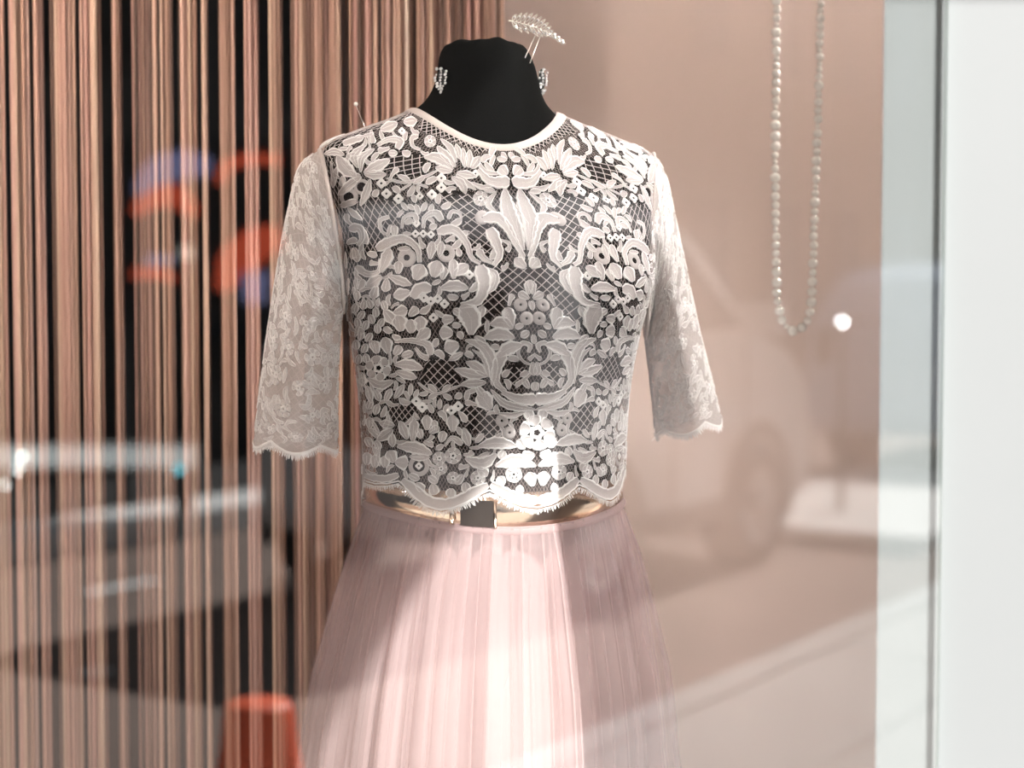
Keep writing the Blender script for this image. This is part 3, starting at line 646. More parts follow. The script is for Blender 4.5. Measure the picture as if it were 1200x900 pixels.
# --- sleeves
SLV = {  # t, outer px, inner px, depth centre, front depth, back depth
    'l': [(0, (374, 176), (402, 366), .405, .062, .055), (.12, (352, 194), (405, 356), .400, .064, .055), (.28, (338, 245), (406, 350), .392, .062, .055), (.45, (325, 315), (400, 372), .385, .060, .052),
          (.65, (312, 400), (396, 425), .38, .058, .05), (.85, (302, 478), (395, 490), .38, .056, .05), (1, (298, 516), (395, 522), .38, .056, .05)],
    'r': [(0, (766, 180), (757, 396), .495, .062, .055), (.12, (779, 203), (758, 394), .505, .062, .055), (.28, (790, 250), (757, 396), .510, .060, .055), (.45, (803, 310), (757, 404), .515, .055, .05),
          (.65, (818, 380), (761, 432), .52, .052, .05), (.85, (836, 452), (766, 482), .525, .05, .05), (1, (845, 490), (768, 506), .525, .05, .05)]}
def make_sleeve(side):
    ts = [r[0] for r in SLV[side]]; D_ = np.array([[*r[1], *r[2], r[3], r[4], r[5]] for r in SLV[side]])
    pk = .30 if side == 'l' else -.15
    def fn(phi, t):
        phi, t = np.broadcast_arrays(np.asarray(phi, float), np.asarray(t, float)); q = pchip(t, ts, D_)
        c = -np.cos(phi); s = np.sin(phi); fr = s > 0
        pr = 1 - np.abs(np.where(c > pk, (c - pk) / (1 - pk), (pk - c) / (1 + pk)))**1.7
        blend = np.clip(t * 2.2, 0, 1); prof = np.where(fr, pr * blend + s * (1 - blend), s)
        sh = (12 * np.clip(1 - t * 2.5, 0, 1)) * np.maximum(s, 0) * (1 if side == 'l' else -.3)
        rip = .004 * t * np.sin(3 * phi + 1.0) * np.sin(phi)
        y = q[..., 4] - np.where(fr, q[..., 5], q[..., 6]) * prof - rip
        mx = (q[..., 0] + q[..., 2]) / 2 + (q[..., 2] - q[..., 0]) / 2 * c + sh; my = (q[..., 1] + q[..., 3]) / 2 + (q[..., 3] - q[..., 1]) / 2 * c
        # place in space at the sleeve's own depth, then move in depth: real cross-section, not a projection
        b = unproj(mx, my, q[..., 4]); b[..., 1] = y; return b
    _n = surfN(fn, np.array([math.pi / 2]), np.array([.6])); sg = 1.0 if _n[0, 1] < 0 else -1.0
    nf = lambda a, b: sg * surfN(fn, a, b)
    def hem(phi): return 1.0 + .042 * np.abs(np.sin(phi * 2.5 + (.5 if side == 'l' else .2))) - .008
    ph = np.linspace(0, 2 * math.pi, 73)[:-1]
    sl = MB().grid(fn(ph[None, :], np.linspace(0, 1, 44)[:, None] * hem(ph)[None, :]), True).build('sleeve', M['stulle'], top)
    LEN = .345 if side == 'l' else .31; RS = .050
    def mp(q):
        q = np.asarray(q, float); return fn(q[:, 0] / RS, q[:, 1] / LEN), nf(q[:, 0] / RS, q[:, 1] / LEN)
    r = random.Random(11 if side == 'l' else 12); mats = [M['sfill'], M['scord']]; ws = .00092
    # net
    g = MB(); L = np.arange(0, LEN, .004)
    for sgn in (-1, 1):
        for k in range(25):
            a = (k * 2 * math.pi / 25) + sgn * L * 1.1 / RS; P = fn(a, L / LEN); g.grid(ribbon_grid(P, nf(a, L / LEN), .0010, .0003))
    g.build('sleeve_net', M['net'], top)['kind'] = 'stuff'
    # sprays: rows of flowers with leaves round them; front ones are parts, the far side is joined
    back = MB(); nb = 0
    rows = 10
    for i in range(rows):
        for j in range(9):
            c = np.array([(j + (i % 2) * .5) / 9 * 2 * math.pi * RS, (i + .62) / rows * LEN * .97]) + np.array([r.uniform(-.004, .004), r.uniform(-.004, .004)])
            phi = (c[0] / RS) % (2 * math.pi); front = phi < math.pi * 1.02
            g = MB() if front else back; wd = r.uniform(.008, .011)
            g.grid(ring_grid(c, wd * .45, wd * .12, mp, 5, 12), True, 1)
            for q in range(5):
                a = 2 * math.pi * q / 5 + r.uniform(0, 1); d = np.array([math.cos(a), math.sin(a)])
                g.grid(band_grid([c + d * wd * .42, c + d * wd * 1.05], wd * .95, 'petal', mp, ws), False, 0, MCOL)
            if front: g.build('flower', mats, top)
            for q in range(6):
                a = r.uniform(0, 6.28); d = np.array([math.cos(a), math.sin(a)]); nn = np.array([-d[1], d[0]]); c2 = c + d * r.uniform(.012, .022)
                if c2[1] > LEN * .97 or c2[1] < .01: continue
                b2 = r.uniform(0, 6.28); e = np.array([math.cos(b2), math.sin(b2)]); l2 = r.uniform(.012, .02); n2 = np.array([-e[1], e[0]]) * r.uniform(-.006, .006)
                pts = [c2 - e * l2 / 2, c2 + n2, c2 + e * l2 / 2]; kd = r.choice(['leaf', 'petal', 'scroll'])
                back.grid(band_grid(pts, r.uniform(.005, .008), kd, mp, ws), False, 0, MCOL)
    back.build('sleeve_sprays', mats, top)['kind'] = 'stuff'
    # armhole seam piping and hem
    pe = np.linspace(0, 2 * math.pi, 80); P = fn(pe, np.zeros(80)); MB().tube(P, .0022, 6, cap=False).build('armhole_seam', M['satin'], top)
    pe = np.linspace(0, 2 * math.pi, 260); P = fn(pe, hem(pe)); S = np.gradient(P, axis=0); S /= np.linalg.norm(S, axis=1)[:, None]; N = nf(pe, hem(pe))
    D = np.cross(S, N); D *= np.sign(-D[:, 2:3] + 1e-9); fringe('sleeve_fringe', P, D, S, top, .006, M['cord'])
    MB().grid(ribbon_grid(fn(pe, hem(pe) - .006), nf(pe, hem(pe) - .006), .003, .001)).build('sleeve_hem', M['scord'], top)
make_sleeve('l'); make_sleeve('r')

# ================================================================== BELT AND SKIRT
def ring_at(th_, pys, pyf, a_px, cx, bf, bb, off=0.0):
    e = unproj([cx - a_px, cx + a_px, cx], [pys, pys, pyf], Y0); cxm = (e[0, 0] + e[1, 0]) / 2; a = (e[1, 0] - e[0, 0]) / 2 + off
    c = np.cos(th_); s = np.sin(th_); X = a * s; Yl = -np.where(c > 0, bf + off, bb + off) * c; z = e[0, 2] + (e[2, 2] - e[0, 2]) * np.where(c > 0, c * c, 0)
    return np.stack([cxm + X * math.cos(YAW) - Yl * math.sin(YAW), Y0 + X * math.sin(YAW) + Yl * math.cos(YAW), z], -1)
belt = thing('belt', 'pale gold mirror-finish belt round the waist below the lace hem', 'belt', (-.02, Y0, 1.06))
thb = np.linspace(0, 2 * math.pi, 121)[:-1]
g = MB(); g.grid(np.array([ring_at(thb, 556, 564, 149, 580, .104, .091, .000), ring_at(thb, 556, 564, 149, 580, .104, .091, .002), ring_at(thb, 570, 584, 150, 580, .105, .092, .003), ring_at(thb, 583, 602, 151, 580, .107, .094, .0025), ring_at(thb, 584, 603, 151, 580, .107, .094, .000)]), True)
g.build('belt_band', M['gold'], belt)
def on_belt(px, f):     # front point of the belt at photo column px; f 0 top .. 1 bottom
    ths = np.linspace(-1.4, 1.4, 400); a = ring_at(ths, 560, 570, 149, 580, .104, .091, .0045); b = ring_at(ths, 583, 602, 151, 580, .107, .094, .0045); P = a + (b - a) * f
    k = np.argmin(np.abs(proj(P)[:, 0] - px)); return P[k]
q = [on_belt(x, f) for f in (.1, 1.0) for x in np.linspace(540, 578, 6)]; q = np.array(q).reshape(2, 6, 3)
g = MB(); g.grid(q + np.array([0, -.002, 0])); g.grid(q); g.build('buckle', M['buckle'], belt)
MB().tube([on_belt(530, .1) + [0, -.002, 0], on_belt(530, 1.02) + [0, -.002, 0]], .0026, 8).build('buckle_bar', M['gold'], belt)
MB().tube([on_belt(580, .1) + [0, -.002, 0], on_belt(580, 1.02) + [0, -.002, 0]], .0018, 8).build('buckle_bar', M['gold'], belt)

skirt = thing('tulle_skirt', 'sheer dusty rose pleated tulle skirt below the gold belt', 'skirt', (-.02, Y0, .05))
SK = [(582, 602, 152, .112), (600, 615, 157, .115), (625, 636, 165, .120), (650, 658, 172, .125), (700, 704, 184, .133), (750, 752, 194, .141), (800, 801, 203, .149), (850, 850, 210, .156), (900, 900, 216, .163), (1100, 1100, 248, .22), (1500, 1500, 310, .28), (1690, 1690, 335, .30)]
def skirt_layer(name, mat, seed, amp, inset, npl, cyc):
    r = random.Random(seed); n = 760; ths = np.linspace(0, 2 * math.pi, n + 1)[:-1]
    edges = np.sort(np.array([(k + r.uniform(-.38, .38)) / npl * 2 * math.pi for k in range(npl)])); fold = np.zeros(n)
    for k in range(npl):
        a = edges[k]; b = edges[(k + 1) % npl]; wdt = (b - a) % (2 * math.pi); x = ((ths - a) % (2 * math.pi)) / wdt; ins = x < 1
        hgt = r.uniform(.35, 1.0); fold = np.where(ins, hgt * (x**.7 if r.random() < .6 else (1 - x)**.7) , fold)
    slow = sum(np.sin(f * ths + r.uniform(0, 6)) * .5 for f in (7, 11, 17)) / 1.5
    rowsv = np.linspace(0, len(SK) - 1, 44); q = pchip(rowsv, np.arange(len(SK)), np.array(SK, float)); g = []
    for i, (ps, pf, a, b) in enumerate(q):
        v = min(1, i / 22); A = amp * (.07 + .93 * v); o = fold * A + slow * A * .9 * v - inset * (0.15 + .85 * min(1, i / 16)) 
        g.append(ring_at(ths, ps, pf, a - 2, 580 - 10 * min(1, max(0, (ps - 582) / 320)), b, b * .95, o))
    if name != 'lining':      # doubled cloth along the folded edge of each pleat
        ed = MB(); G_ = np.array(g)
        for k in range(npl):
            j = int(np.ceil(edges[k] / (2 * math.pi) * n)) % n; wv = r.uniform(.0008, .0018); P = G_[:34, j]; out = P - np.array([-.02, Y0, 0]); out[:, 2] = 0; out /= np.linalg.norm(out, axis=1)[:, None]
            sd_ = np.cross(out, [0, 0, 1.0]); P = P + out * .0012; ed.grid(np.stack([P - sd_ * wv, P + sd_ * wv], 1))
        ed.build('pleat_edges', M['pleat'], skirt)['kind'] = 'stuff'
    return MB().grid(np.array(g), True).build(name, mat, skirt)
skirt_layer('outer_tulle', M['skirt1'], 1, .012, .0, 62, 0)
skirt_layer('under_tulle', M['skirt2'], 2, .012, .012, 54, 0)
skirt_layer('lining', M['lining'], 3, .010, .034, 34, 0)
g = MB(); g.grid(np.array([ring_at(thb, 582, 601, 152, 580, .110, .096, .001), ring_at(thb, 587, 607, 153, 580, .112, .097, .0035), ring_at(thb, 590, 610, 154, 580, .113, .098, .002)]), True); g.build('waistband', M['skirt2'], skirt)

# ================================================================== STRING CURTAIN
CY = .745
cur = thing('string_curtain', 'tan and rose string curtain hanging behind the dress form', 'curtain', (-.5, CY, 2.62))
GAPS = [(13, 2), (42, 3), (60, 3), (97, 3), (128, 9), (153, 7), (190, 3), (210, 4), (238, 2), (254, 8), (283, 6), (311, 7), (338, 6), (405, 2), (446, 2)]
sm = []
for k, wv in enumerate((.0023, .0028, .0034)):
    for ph in (0, 2.1):
        z = np.linspace(0, -2.56, 6); pts = np.stack([.0006 * np.sin(z * 2.2 + ph + k), .0006 * np.cos(z * 1.9 + ph), z], -1)
        o = MB().tube(pts, wv, 5, cap=False).build('string', M['yarn']); sm.append(o.data); bpy.data.objects.remove(o)
ns = 0; x = -70.0
def gap_at(x, wd):
    return any(abs(x - gx) < gw / 2 + wd / 2 - .2 for gx, gw in GAPS)
for layer in range(3):
    x = -60.0 + layer * 2
    while x < 588:
        k = random.randrange(6); wd = (4.4, 5.3, 6.4)[k // 2]
        yy = CY + layer * .022 + random.uniform(-.006, .006)
        if not gap_at(x, wd) and ns < 298:
            o = bpy.data.objects.new('string', sm[k]); link(o, cur); p = unproj(x, 450, yy)
            o.location = (p[0] - cur.location[0], yy - CY, random.uniform(-.004, .004)); ns += 1
        x += random.uniform(4.0, 5.6) if layer < 2 else random.uniform(4.6, 7.0)
MB().tube([(unproj(-400, 450, CY)[0], CY + .01, 2.63), (unproj(592, 450, CY)[0], CY + .01, 2.63)], .012, 10).build('curtain_rod', M['steel'], cur)
ex = MB(); z6 = np.linspace(2.62, .06, 6)     # the curtain goes on to the left of the window
for k in range(150):
    px_ = random.uniform(-395, -62); yy = CY + random.uniform(-.006, .05); p = unproj(px_, 450, yy)
    ex.tube(np.stack([p[0] + .0006 * np.sin(z6 * 2 + k), np.full(6, yy), z6], -1), random.choice((.0023, .0028, .0034)), 5, cap=False)
ex.build('string_bundle', M['yarn'], cur)['kind'] = 'stuff'
print('strings', ns)

# ================================================================== JEWELLERY
nk = thing('pearl_necklace', 'long cream pearl necklace hanging in a loop beside the white pier', 'necklace', tuple(unproj(930, 390, .13)))
cl = [(912, -230), (911, -60), (910, 40), (909, 150), (909, 250), (910, 320), (912, 360), (919, 380), (931, 388), (943, 381), (950, 360), (952, 330), (954, 270), (957, 180), (960, 90), (962, 0), (964, -120), (966, -230)]
ln = smooth_line(cl, 900); dd = np.r_[0, np.cumsum(np.linalg.norm(np.diff(ln, axis=0), axis=1))]
ic = MB().sphere((0, 0, 0), 1.0, 12, 8).build('pearl', M['pearl'], None); pm = ic.data; bpy.data.objects.remove(ic)
pos = 0.0; pts3 = []; prev = 0
while pos < dd[-1]:
    d = random.uniform(8.6, 12.6) if random.random() > .12 else random.uniform(6, 8); pos += (d + prev) / 2; prev = d
    if pos > dd[-1]: break
    c = np.array([np.interp(pos, dd, ln[:, 0]), np.interp(pos, dd, ln[:, 1])]); p = unproj(c[0] + random.uniform(-.5, .5), c[1], .13); pts3.append(p)
    o = bpy.data.objects.new('pearl', pm); link(o, nk); o.location = Vector(p) - nk.location; r = d / 2 / F * 1.53 * .98; o.scale = (r, r, r * random.uniform(.92, 1.02))
hook = np.array([(pts3[0][0] + pts3[-1][0]) / 2, .13, 2.71])
MB().tube(np.vstack([hook[None], np.array(pts3), hook[None]]), .0005, 4).build('thread', M['silver'], nk)

def neck_hit(px, py, out=.0):
    # point on the neck surface seen at this pixel
    P = np.array(NG); q = proj(P); d = (q[..., 0] - px)**2 + (q[..., 1] - py)**2 + np.where(P[..., 1] > Y0 + .01, 1e5, 0); i = np.unravel_index(np.argmin(d), d.shape)
    c = np.array([P[i[0], :, 0].mean(), Y0, P[i][2]]); n = P[i] - c; n /= np.linalg.norm(n); return P[i] + n * out, n
NG = g_neck = None
c_, s_ = np.cos(th), np.sin(th); NG = []
for cx, a, z, bf, bb, dz in NQ[:40]:
    X = (max(a, .001) - .003) * s_; Yl = -np.where(c_ > 0, bf, bb) * c_
    NG.append(np.stack([cx + X * math.cos(YAW) - Yl * math.sin(YAW), Y0 + X * math.sin(YAW) + Yl * math.cos(YAW), z + dz * c_ * c_ * (c_ > 0)], -1))
NG = np.array(NG)
gem = MB().sphere((0, 0, 0), 1.0, 6, 4).build('crystal', M['crystal'], None, False); gm = gem.data; bpy.data.objects.remove(gem)
def earring(px, py, h, label, wpx):
    p, n = neck_hit(px, py, .005); n = n + np.array([0, -1.3, 0]); n /= np.linalg.norm(n); e = thing('earring', label, 'earring', tuple(p), 'crystal earrings pinned to the neck')
    side = np.cross(n, [0, 0, 1]); side /= np.linalg.norm(side); up = np.array([0, 0, 1.0]); k = .00088
    r = random.Random(px)
    plate = [p + side * (wpx * .40 * math.cos(a) * k * (1 - .35 * (math.sin(a) < 0))) + up * h * .5 * math.sin(a) * k - n * .002 for a in np.linspace(0, 2 * math.pi, 13)[:-1]]
    mesh('backing', plate + [q - n * .0015 for q in plate], [tuple(range(12))] + [(i, (i + 1) % 12, 12 + (i + 1) % 12, 12 + i) for i in range(12)], M['trimblack'], e, False)
    for i in range(9):
        v = -.46 + i * .115; wv = wpx * .62 * (.6, .95, 1, .98, .9, .78, .6, .42, .2)[i]
        for j in ((-.75, .1, .8) if i < 7 else (-.4, .4)):
            if r.random() < .12: continue
            o = bpy.data.objects.new('crystal', gm); link(o, e); q = p + side * (j * wv + r.uniform(-1.2, 1.2)) * k + up * v * h * k * -1
            o.location = Vector(q) - e.location; s = r.uniform(.0010, .0019); o.scale = (s, s, s * 1.2); o.rotation_euler = (r.random(), r.random(), r.random())
    MB().tube([p - n * .012, p + up * h * .4 * k], .0006, 5).build('post', M['silver'], e)
earring(521, 95, 30, 'cluster crystal earring on the left of the black neck', 14)
earring(636, 96, 32, 'cluster crystal earring at the right edge of the black neck', 12)
# leaf shaped hair comb stuck into the neck top
hy = Y0 - .02
hc = thing('hair_comb', 'silver leaf shaped hair comb stuck in the top of the neck', 'hair comb', tuple(unproj(622, 60, hy)))
for a, b in [((628, 40), (611, 77)), ((634, 40), (621, 74))]:
    MB().tube(unproj([a[0], b[0]], [a[1], b[1]], [hy, hy - .012]), .0006, 5).build('prong', M['silver'], hc)
MB().tube(unproj(*np.array(smooth_line([(596, 24), (612, 28), (632, 34), (650, 42), (661, 48)], 12)).T, hy), .0007, 5).build('stem', M['silver'], hc)
r = random.Random(4)
for i in range(13):
    f = i / 12; c = np.array([600 + 56 * f, 25 + 20 * f * f + 4 * f])
    for s_g in (-1, 1):
        ln_ = (7 + 12 * math.sin(math.pi * min(1, f * 1.1 + .12))) * (1 if s_g > 0 else .85); a = math.radians((58 - 38 * f) * 1.0 + r.uniform(-8, 8)); d = np.array([math.cos(a), math.sin(a) * s_g])
        if s_g < 0: d = np.array([math.cos(math.radians(60 - 40 * f)), -math.sin(math.radians(60 - 40 * f))])
        e = c + d * ln_; yy = hy + r.uniform(-.004, .004); g = MB(); n_ = np.array([-d[1], d[0]])
        for wv, hv in ((2.0, 0),):
            pts = smooth_line([c, c + d * ln_ * .5 + n_ * 1.8, e], 6); pt2 = smooth_line([c, c + d * ln_ * .5 - n_ * 1.8, e], 6)
            g.tube(unproj(pts[:, 0], pts[:, 1], yy), .00045, 4); g.tube(unproj(pt2[:, 0], pt2[:, 1], yy + .001), .00045, 4)
        g.build('leaf', M['silver'], hc)
        for q in (.6,):
            o = bpy.data.objects.new('crystal', gm); link(o, hc); cc = c + d * ln_ * q; o.location = Vector(unproj(cc[0], cc[1], yy - .001)) - hc.location; o.scale = (.0013,) * 3
# dressmaker's pin in the shoulder
pn = thing('dressmaking_pin', 'pearl headed pin stuck in the left shoulder of the lace top', 'pin', tuple(unproj(427, 147, .40)))
MB().tube(unproj([417, 428], [123, 150], [.385, .405]), .0005, 5).build('shaft', M['silver'], pn); MB().sphere(unproj(417, 122, .385), .0024, 10, 7).build('pin_head', M['pearl'], pn)

# ================================================================== FILL LAMPS ADDED ABOVE THE DISPLAY, OUT OF VIEW
def fill_spot(loc, tgt, energy, label, size=70, col=(1, .90, .82)):
    t = thing('fillspot', label, 'lamp', loc, 'added fill lights above the display'); d = Vector(tgt) - Vector(loc); d.normalize()
    p = np.array(loc, float); dv = np.array(d)
    MB().tube([p + [0, 0, .02], [p[0], p[1], 2.71]], .008, 8).build('stem', M['steel'], t)
    MB().tube([p - dv * .05, p - dv * .04, p + dv * .06], [.02, .035, .04], 16).build('housing', M['trimblack'], t)
    MB().tube([p + dv * .0605, p + dv * .062], [.034, .034], 16).build('bulb', M['warmlamp'], t)
    ld = bpy.data.lights.new('fill_beam', 'SPOT'); ld.energy = energy; ld.spot_size = math.radians(size); ld.spot_blend = .8; ld.shadow_soft_size = .05; ld.color = col
    lo = bpy.data.objects.new('fill_beam', ld); link(lo, t); lo.location = d * .075; lo.rotation_euler = d.to_track_quat('-Z', 'Y').to_euler()
fill_spot((.78, .24, 1.98), (.02, .36, 1.20), 62, 'black spotlight added unseen behind the white pier on the right', 74, (1, .95, .91))
fill_spot((-.85, .16, 1.98), (-.36, .62, 1.42), 35, 'black spotlight added unseen at the far left of the window', 90, (1, .86, .76))
fill_spot((.12, .06, 2.02), (.08, .44, 1.18), 9, 'black spotlight added unseen above the dress form', 66, (1, .93, .87))
fill_spot((.55, .40, 2.45), (.20, .85, 1.62), 33, 'black spotlight added unseen in front of the blush wall', 85, (1, .90, .84))

# ================================================================== STREET THINGS (mirrored in the pane)
def car(name, label, s_front, m_side, ang, paint, L=4.0, W=1.75, H=1.95, flip=False):
    k0 = 1.0 if L > 3.5 else 1.38
    """car with its length along the street; local x forward, y to its left, z up"""
    o = thing(name, label, 'car', tuple(st(s_front, m_side - W / 2, -.10))); o.rotation_euler = (0, 0, SROT + ang)
    def loc(v): return np.asarray(v, float)
    body = [(0, .35), (.02, .62), (-.05, .95), (-.25, 1.10), (-.95, 1.24), (-1.75, H - .10), (-2.15, H), (-3.35, H), (-3.80, H - .12), (-3.98, 1.15), (-4.0, .55), (-3.95, .33)]
    if k0 > 1: body = [(0, .35), (.02, .62), (-.05, .95), (-.22, 1.08), (-.62, 1.20), (-1.25, H - .10), (-1.65, H), (-2.10, H), (-2.42, H - .10), (-2.66, 1.15), (-2.7, .55), (-2.66, .33)]
    else: body = [(x * L / 4.0, z) for x, z in body]
    prof = smooth_line(body, 60)
    g = MB(); cols = []
    for yy, ins, zs in ((-.5, .06, .0), (-.47, .02, 0), (-.38, 0, 0), (0, -.02, 0), (.38, 0, 0), (.47, .02, 0), (.5, .06, 0)):
        x = prof[:, 0] * (1 - ins * .2) - ins * .2; z = prof[:, 1] - np.where(prof[:, 1] > 1.2, ins * .3, 0)
        tum = 1 - .20 * np.clip((prof[:, 1] - 1.15) / (H - 1.15), 0, 1)**1.2; cols.append(np.stack([x, yy * W * tum, z], -1))
    cols = np.array(cols); g.grid(cols)
    for k in (0, -1):
        n0 = g.n; ring = cols[k]; nn = len(ring); cen = ring.mean(0); g.add(np.vstack([ring, [cen]]), [(i, (i + 1) % nn, nn) for i in range(nn)])
    n0 = g.n; g.add(np.vstack([cols[:, 0], cols[:, -1]]), [(i, i + 1, 7 + i + 1, 7 + i) for i in range(6)])
    g.build('body', paint, o, True, False)
    for sy in (-1, 1):
        def sidew(pts, y_out=.004):
            P = []
            for x, z in pts:
                tum = 1 - .20 * min(1, max(0, (z - 1.15) / (H - 1.15)))**1.2; P.append((x * L / 4, sy * (.5 * W * tum + y_out), z))
            return np.array(P)
        for pts in ([(-1.18, 1.24), (-1.88, H - .22), (-2.25, H - .15), (-2.25, 1.22)], [(-2.4, 1.22), (-2.4, H - .15), (-3.1, H - .15), (-3.5, 1.22)]) if k0 > 1 else ([(-1.12, 1.24), (-1.78, H - .22), (-2.25, H - .15), (-2.25, 1.22)], [(-2.33, 1.22), (-2.33, H - .15), (-3.15, H - .15), (-3.15, 1.22)], [(-3.22, 1.22), (-3.22, H - .15), (-3.55, H - .2), (-3.72, 1.24)]):
            P = sidew(pts); mesh('side_window', np.vstack([P, P - np.array([0, sy * .02, 0])]), [(0, 1, 2, 3), (4, 7, 6, 5)] + [(i, (i + 1) % 4, 4 + (i + 1) % 4, 4 + i) for i in range(4)], M['carglass'], o, False, None, False)
        for dx in ((-1.15, -2.33) if k0 > 1 else (-1.05, -2.29, -3.2)):
            P = sidew([(dx, .42), (dx, 1.2)]); MB().tube(P, .006, 4).build('door_gap', M['trimblack'], o, False, False)
        for dx in ((-2.0,) if k0 > 1 else (-2.05, -3.0)): P = sidew([(dx, 1.05), (dx - .18, 1.05)], .02); MB().tube(P, .014, 6).build('door_handle', paint, o, True, False)
        MB().box((-1.15 * L / 4, sy * (W / 2 + .09), 1.28), (.12, .2, .16)).build('wing_mirror', paint, o, False, False)
        MB().box((-2 * L / 4, sy * (W / 2 + .005), .36), (2.0 * L / 4, .03, .10)).build('sill', M['trimblack'], o, False, False)
        for wx in ((-.62, -2.25) if k0 > 1 else (-.72 * L / 4, -3.25 * L / 4)):
            a = np.linspace(0, 2 * math.pi, 33)[:-1]; ys = W / 2 - .09
            gw = MB(); rr_ = [(.20, .015), (.30, .02), (.325, .0), (.325, -.17), (.3, -.19)]
            gw.grid(np.array([[[wx + r_ * math.cos(q), sy * (ys + .09 + yo), .325 + r_ * math.sin(q)] for q in a] for r_, yo in rr_]), True); ty = gw.build('wheel_tyre', M['rubber'], o, True, False)
            gw = MB(); gw.grid(np.array([[[wx + r_ * math.cos(q), sy * (ys + .09 + yo), .325 + r_ * math.sin(q)] for q in a] for r_, yo in [(.21, .012), (.185, .006), (.18, -.05)]]), True)
            for q in range(6):
                b = q * math.pi / 3; gw.tube([(wx, sy * (ys + .07), .325), (wx + .19 * math.cos(b), sy * (ys + .085), .325 + .19 * math.sin(b))], [.035, .022], 6)
            gw.build('wheel_rim', M['alloy'], o, True, False)
            gw = MB(); gw.grid(np.array([[[wx + r_ * math.cos(q), sy * (W / 2 + .006), .34 + r_ * math.sin(q)] for q in np.linspace(-.25, math.pi + .25, 24)] for r_ in (.33, .42)]))
            gw.build('wheel_arch', M['trimblack'], o, True, False)
        MB().sphere((-.08, sy * (W / 2 - .22), .86), (.10, .16, .10), 12, 8).build('headlamp', M['crystal'], o, True, False)
        MB().box(((-2.665 if k0 > 1 else -3.99 * L / 4), sy * (W / 2 - .16), 1.0), (.08, .14, .28)).build('tail_lamp', M['red'], o, False, False)
    wx0, wx1 = (-.68, -1.22) if k0 > 1 else (-1.02 * L / 4, -1.74 * L / 4)
    mesh('windscreen', [(wx0, -.42 * W, 1.275), (wx0, .42 * W, 1.275), (wx1, .36 * W, H - .09), (wx1, -.36 * W, H - .09)], [(0, 1, 2, 3)], M['carglass'], o, False, None, False)
    xr = -2.7 if k0 > 1 else -L
    if k0 > 1: bevel(MB().box((xr + .01, 0, .93), (.06, W * .62, .42)).build('added_dark_panel', M['carglass'], o, False, False), .02)  # dark panel added to weaken the car's veil in the pane
    mesh('rear_window', [(xr + .02, -.36 * W, 1.18), (xr + .02, .36 * W, 1.18), (xr + .17, .33 * W, H - .2), (xr + .17, -.33 * W, H - .2), (xr + .05, -.36 * W, 1.18), (xr + .05, .36 * W, 1.18), (xr + .2, .33 * W, H - .2), (xr + .2, -.33 * W, H - .2)], [(0, 3, 2, 1), (4, 5, 6, 7), (0, 1, 5, 4), (1, 2, 6, 5), (2, 3, 7, 6), (3, 0, 4, 7)], M['carglass'], o, False, None, False)
    MB().box((-.0, 0, .52), (.10, W * .92, .20)).build('front_bumper', paint, o, False, False); MB().box((-3.99 * L / 4, 0, .52), (.10, W * .92, .22)).build('rear_bumper', paint, o, False, False)
    MB().box((.045, 0, .78), (.03, W * .5, .10)).build('grille', M['trimblack'], o, False, False)
    return o
# virtual front wheel at photo (888, 640): s along the street
pw = np.array([1.26, 1.4 - 8.67]) - np.array([0, 1.4]); s_w = pw @ SD; m_w = pw @ SN
car('city_car', 'short silver city car parked by the kerb, mirrored in the shop window', s_w + .62, m_w, 0, M['silverpaint'], 2.7, 1.55, 1.83)
pc = car('parked_car', 'pale blue car parked ahead of the silver city car', s_w + 8.7, m_w + .1, 0, M['bluewhite'], 4.2, 1.78, 1.62)
# glowing globe on an added post, in place of a light on the car ahead
p = vpx(987, None, 1.3 - 32 / F * 10.2, 10.2)
def lamp_ball(p, r, mat, name, label, postmat=None, zb=-.10):
    t = thing(name, label, 'lamp', (p[0], p[1], zb)); MB().sphere(p, r, 12, 8).build('lamp_globe', mat, t)
    MB().tube([(p[0], p[1], zb), (p[0], p[1], p[2] - r * .8)], .018, 8).build('post', M['trimblack'], t)
lamp_ball(p, .022, M['lamp'], 'car_light_glow', 'bright white stand-in for a car light on an added post near the pale blue car', 1, .0)
p = vpx(208, None, 1.3 - 206 / F * 9.6, 9.6); lamp_ball(p, .022, M['cyanlamp'], 'glow_dot', 'small cyan marker lamp near the far kerb', 1)
ti = stbox('sunlit_patch', s_w + 2.55, m_w - .3, -.055, 3.4, 1.7, .11, M['sunpatch'])  # sunlit patch of road put in as a paler slab
bevel(tag(ti, 'pale flat slab standing in for a sunlit patch of road between the two parked cars', 'sunlit patch'), .02, 2)
# white crash barrier on the far side
gr = thing('guard_rail', 'white guard rail with an added glowing strip and glowing sun glints across the street', 'guard rail', tuple(vpx(80, None, 0, 9.9)))
z0 = 1.3 - 190 / F * 9.9; a = vpx(-120, None, z0, 9.9); b = vpx(232, None, z0, 9.9)
MB().box((a + b) / 2, (b[0] - a[0], .05, .15)).build('rail', M['kerb'], gr, False)
MB().box((a + b) / 2 + [0, .03, 0], (b[0] - a[0] - .04, .012, .11)).build('added_glow_strip', M['stripglow'], gr, False)  # glowing strip added to brighten the white band
for px in (-100, 60, 215):
    p = vpx(px, None, 0, 9.9); MB().box((p[0], p[1] - .05, (z0 - .10) / 2), (.05, .05, z0 + .10)).build('post', M['trimblack'], gr, False)
for px, py in ((24, 535), (18, 551), (3, 568)):
    p = vpx(px, None, 1.3 - (py - 345) / F * 9.85, 9.82); MB().sphere(p, .016, 10, 7).build('glow_dot', M['glintglow'], gr)  # self-lit dots stand in for sun glints on the rail
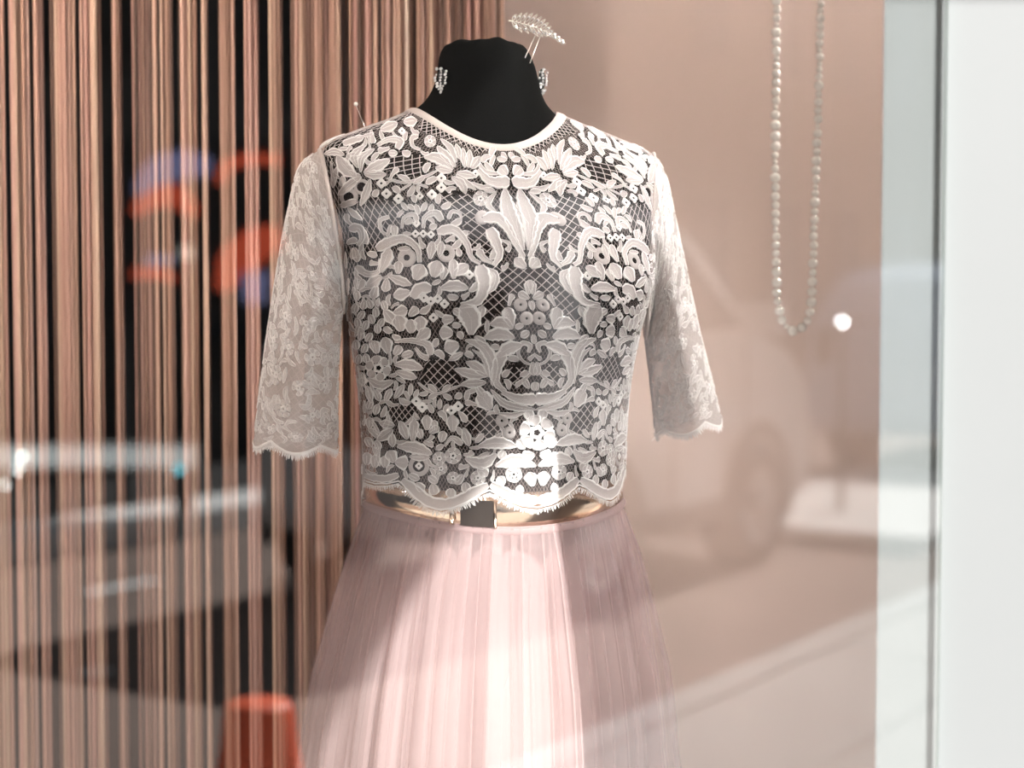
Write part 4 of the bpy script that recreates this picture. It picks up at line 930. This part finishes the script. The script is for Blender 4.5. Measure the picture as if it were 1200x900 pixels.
# blue and orange shop sign opposite; glow added to brighten its shapes
DS = 10.4
sg = thing('shop_sign', 'dark sign with added glow on blue and orange curved shapes across the street', 'sign', tuple(vpx(240, None, 1.2, DS)))
sgz = lambda py: 1.3 - (py - 345) / F * DS
c = vpx(240, None, sgz(270), DS + .04); box('board', c, (1.18, .04, 1.1), M['signboard'], sg)
box('sign_leg', (c[0] - .5, c[1], .52), (.06, .04, 1.24), M['trimblack'], sg); box('sign_leg', (c[0] + .5, c[1], .52), (.06, .04, 1.24), M['trimblack'], sg)
def sign_band(name, pts, wpx, mat):
    p = smooth_line(pts, 16); t = np.gradient(p, axis=0); t /= np.linalg.norm(t, axis=1)[:, None]; nn = np.stack([-t[:, 1], t[:, 0]], 1); w_ = np.broadcast_to(np.interp(np.linspace(0, 1, 16), np.linspace(0, 1, len(wpx)), wpx), (16,)) / 2
    rows = []
    for k, dd_ in ((-1, .0), (-1, .025), (1, .025), (1, .0)):
        q = p + nn * w_[:, None] * k; rows.append(np.stack([(q[:, 0] - 600) / F * DS, np.full(16, 1.4 - DS + dd_ - .015), 1.3 - (q[:, 1] - 345) / F * DS], -1))
    MB().grid(np.array(rows)).build(name, mat, sg, False)
sign_band('blue_arc', [(163, 228), (185, 204), (215, 194), (250, 196)], [14, 34, 34, 22], M['blue']); sign_band('orange_arc', [(158, 250), (180, 234), (205, 230), (232, 252)], [14, 24, 28, 12], M['orange'])
sign_band('orange_arc', [(258, 216), (268, 195), (290, 188), (330, 188)], [10, 14, 12, 14], M['orange']); sign_band('orange_slash', [(258, 340), (280, 305), (300, 288), (330, 276)], [14, 42, 44, 26], M['orange'])
sign_band('orange_stripe', [(155, 321), (190, 321), (208, 328)], [12, 14, 8], M['orange']); sign_band('blue_stripe', [(172, 305), (205, 305)], [12, 10], M['blue']); sign_band('blue_patch', [(300, 318), (298, 355)], [36, 26], M['blue']); sign_band('white_dot', [(213, 296), (227, 296)], [14, 14], M['offwhite'])
# orange traffic barrel
DB = 3.9; tb_ = vpx(300, None, -.10, DB)
tc_ = thing('traffic_barrel', 'orange plastic traffic barrel on the road behind the camera', 'barrel', tuple(tb_))
zt = 1.3 - (828 - 345) / F * DB; hgt = zt + .10
prof = [(.075, hgt), (.082, hgt - .012), (.09, hgt - .10), (.115, hgt * .5), (.13, .06), (.20, .05), (.20, 0)]
a = np.linspace(0, 2 * math.pi, 25)[:-1]
g = MB(); g.grid(np.array([[[tb_[0] + r_ * math.cos(q), tb_[1] + r_ * math.sin(q), tb_[2] + z] for q in a] for r_, z in [(.001, hgt)] + prof]), True); g.build('barrel_shell', M['orangeplastic'], tc_)
g = MB(); g.grid(np.array([[[tb_[0] + r_ * math.cos(q), tb_[1] + r_ * math.sin(q), tb_[2] + z] for q in a] for r_, z in [(.117, hgt * .5), (.127, hgt * .28)]]), True); g.build('reflective_band', M['roadpaint'], tc_)
print('objects', len(bpy.data.objects))
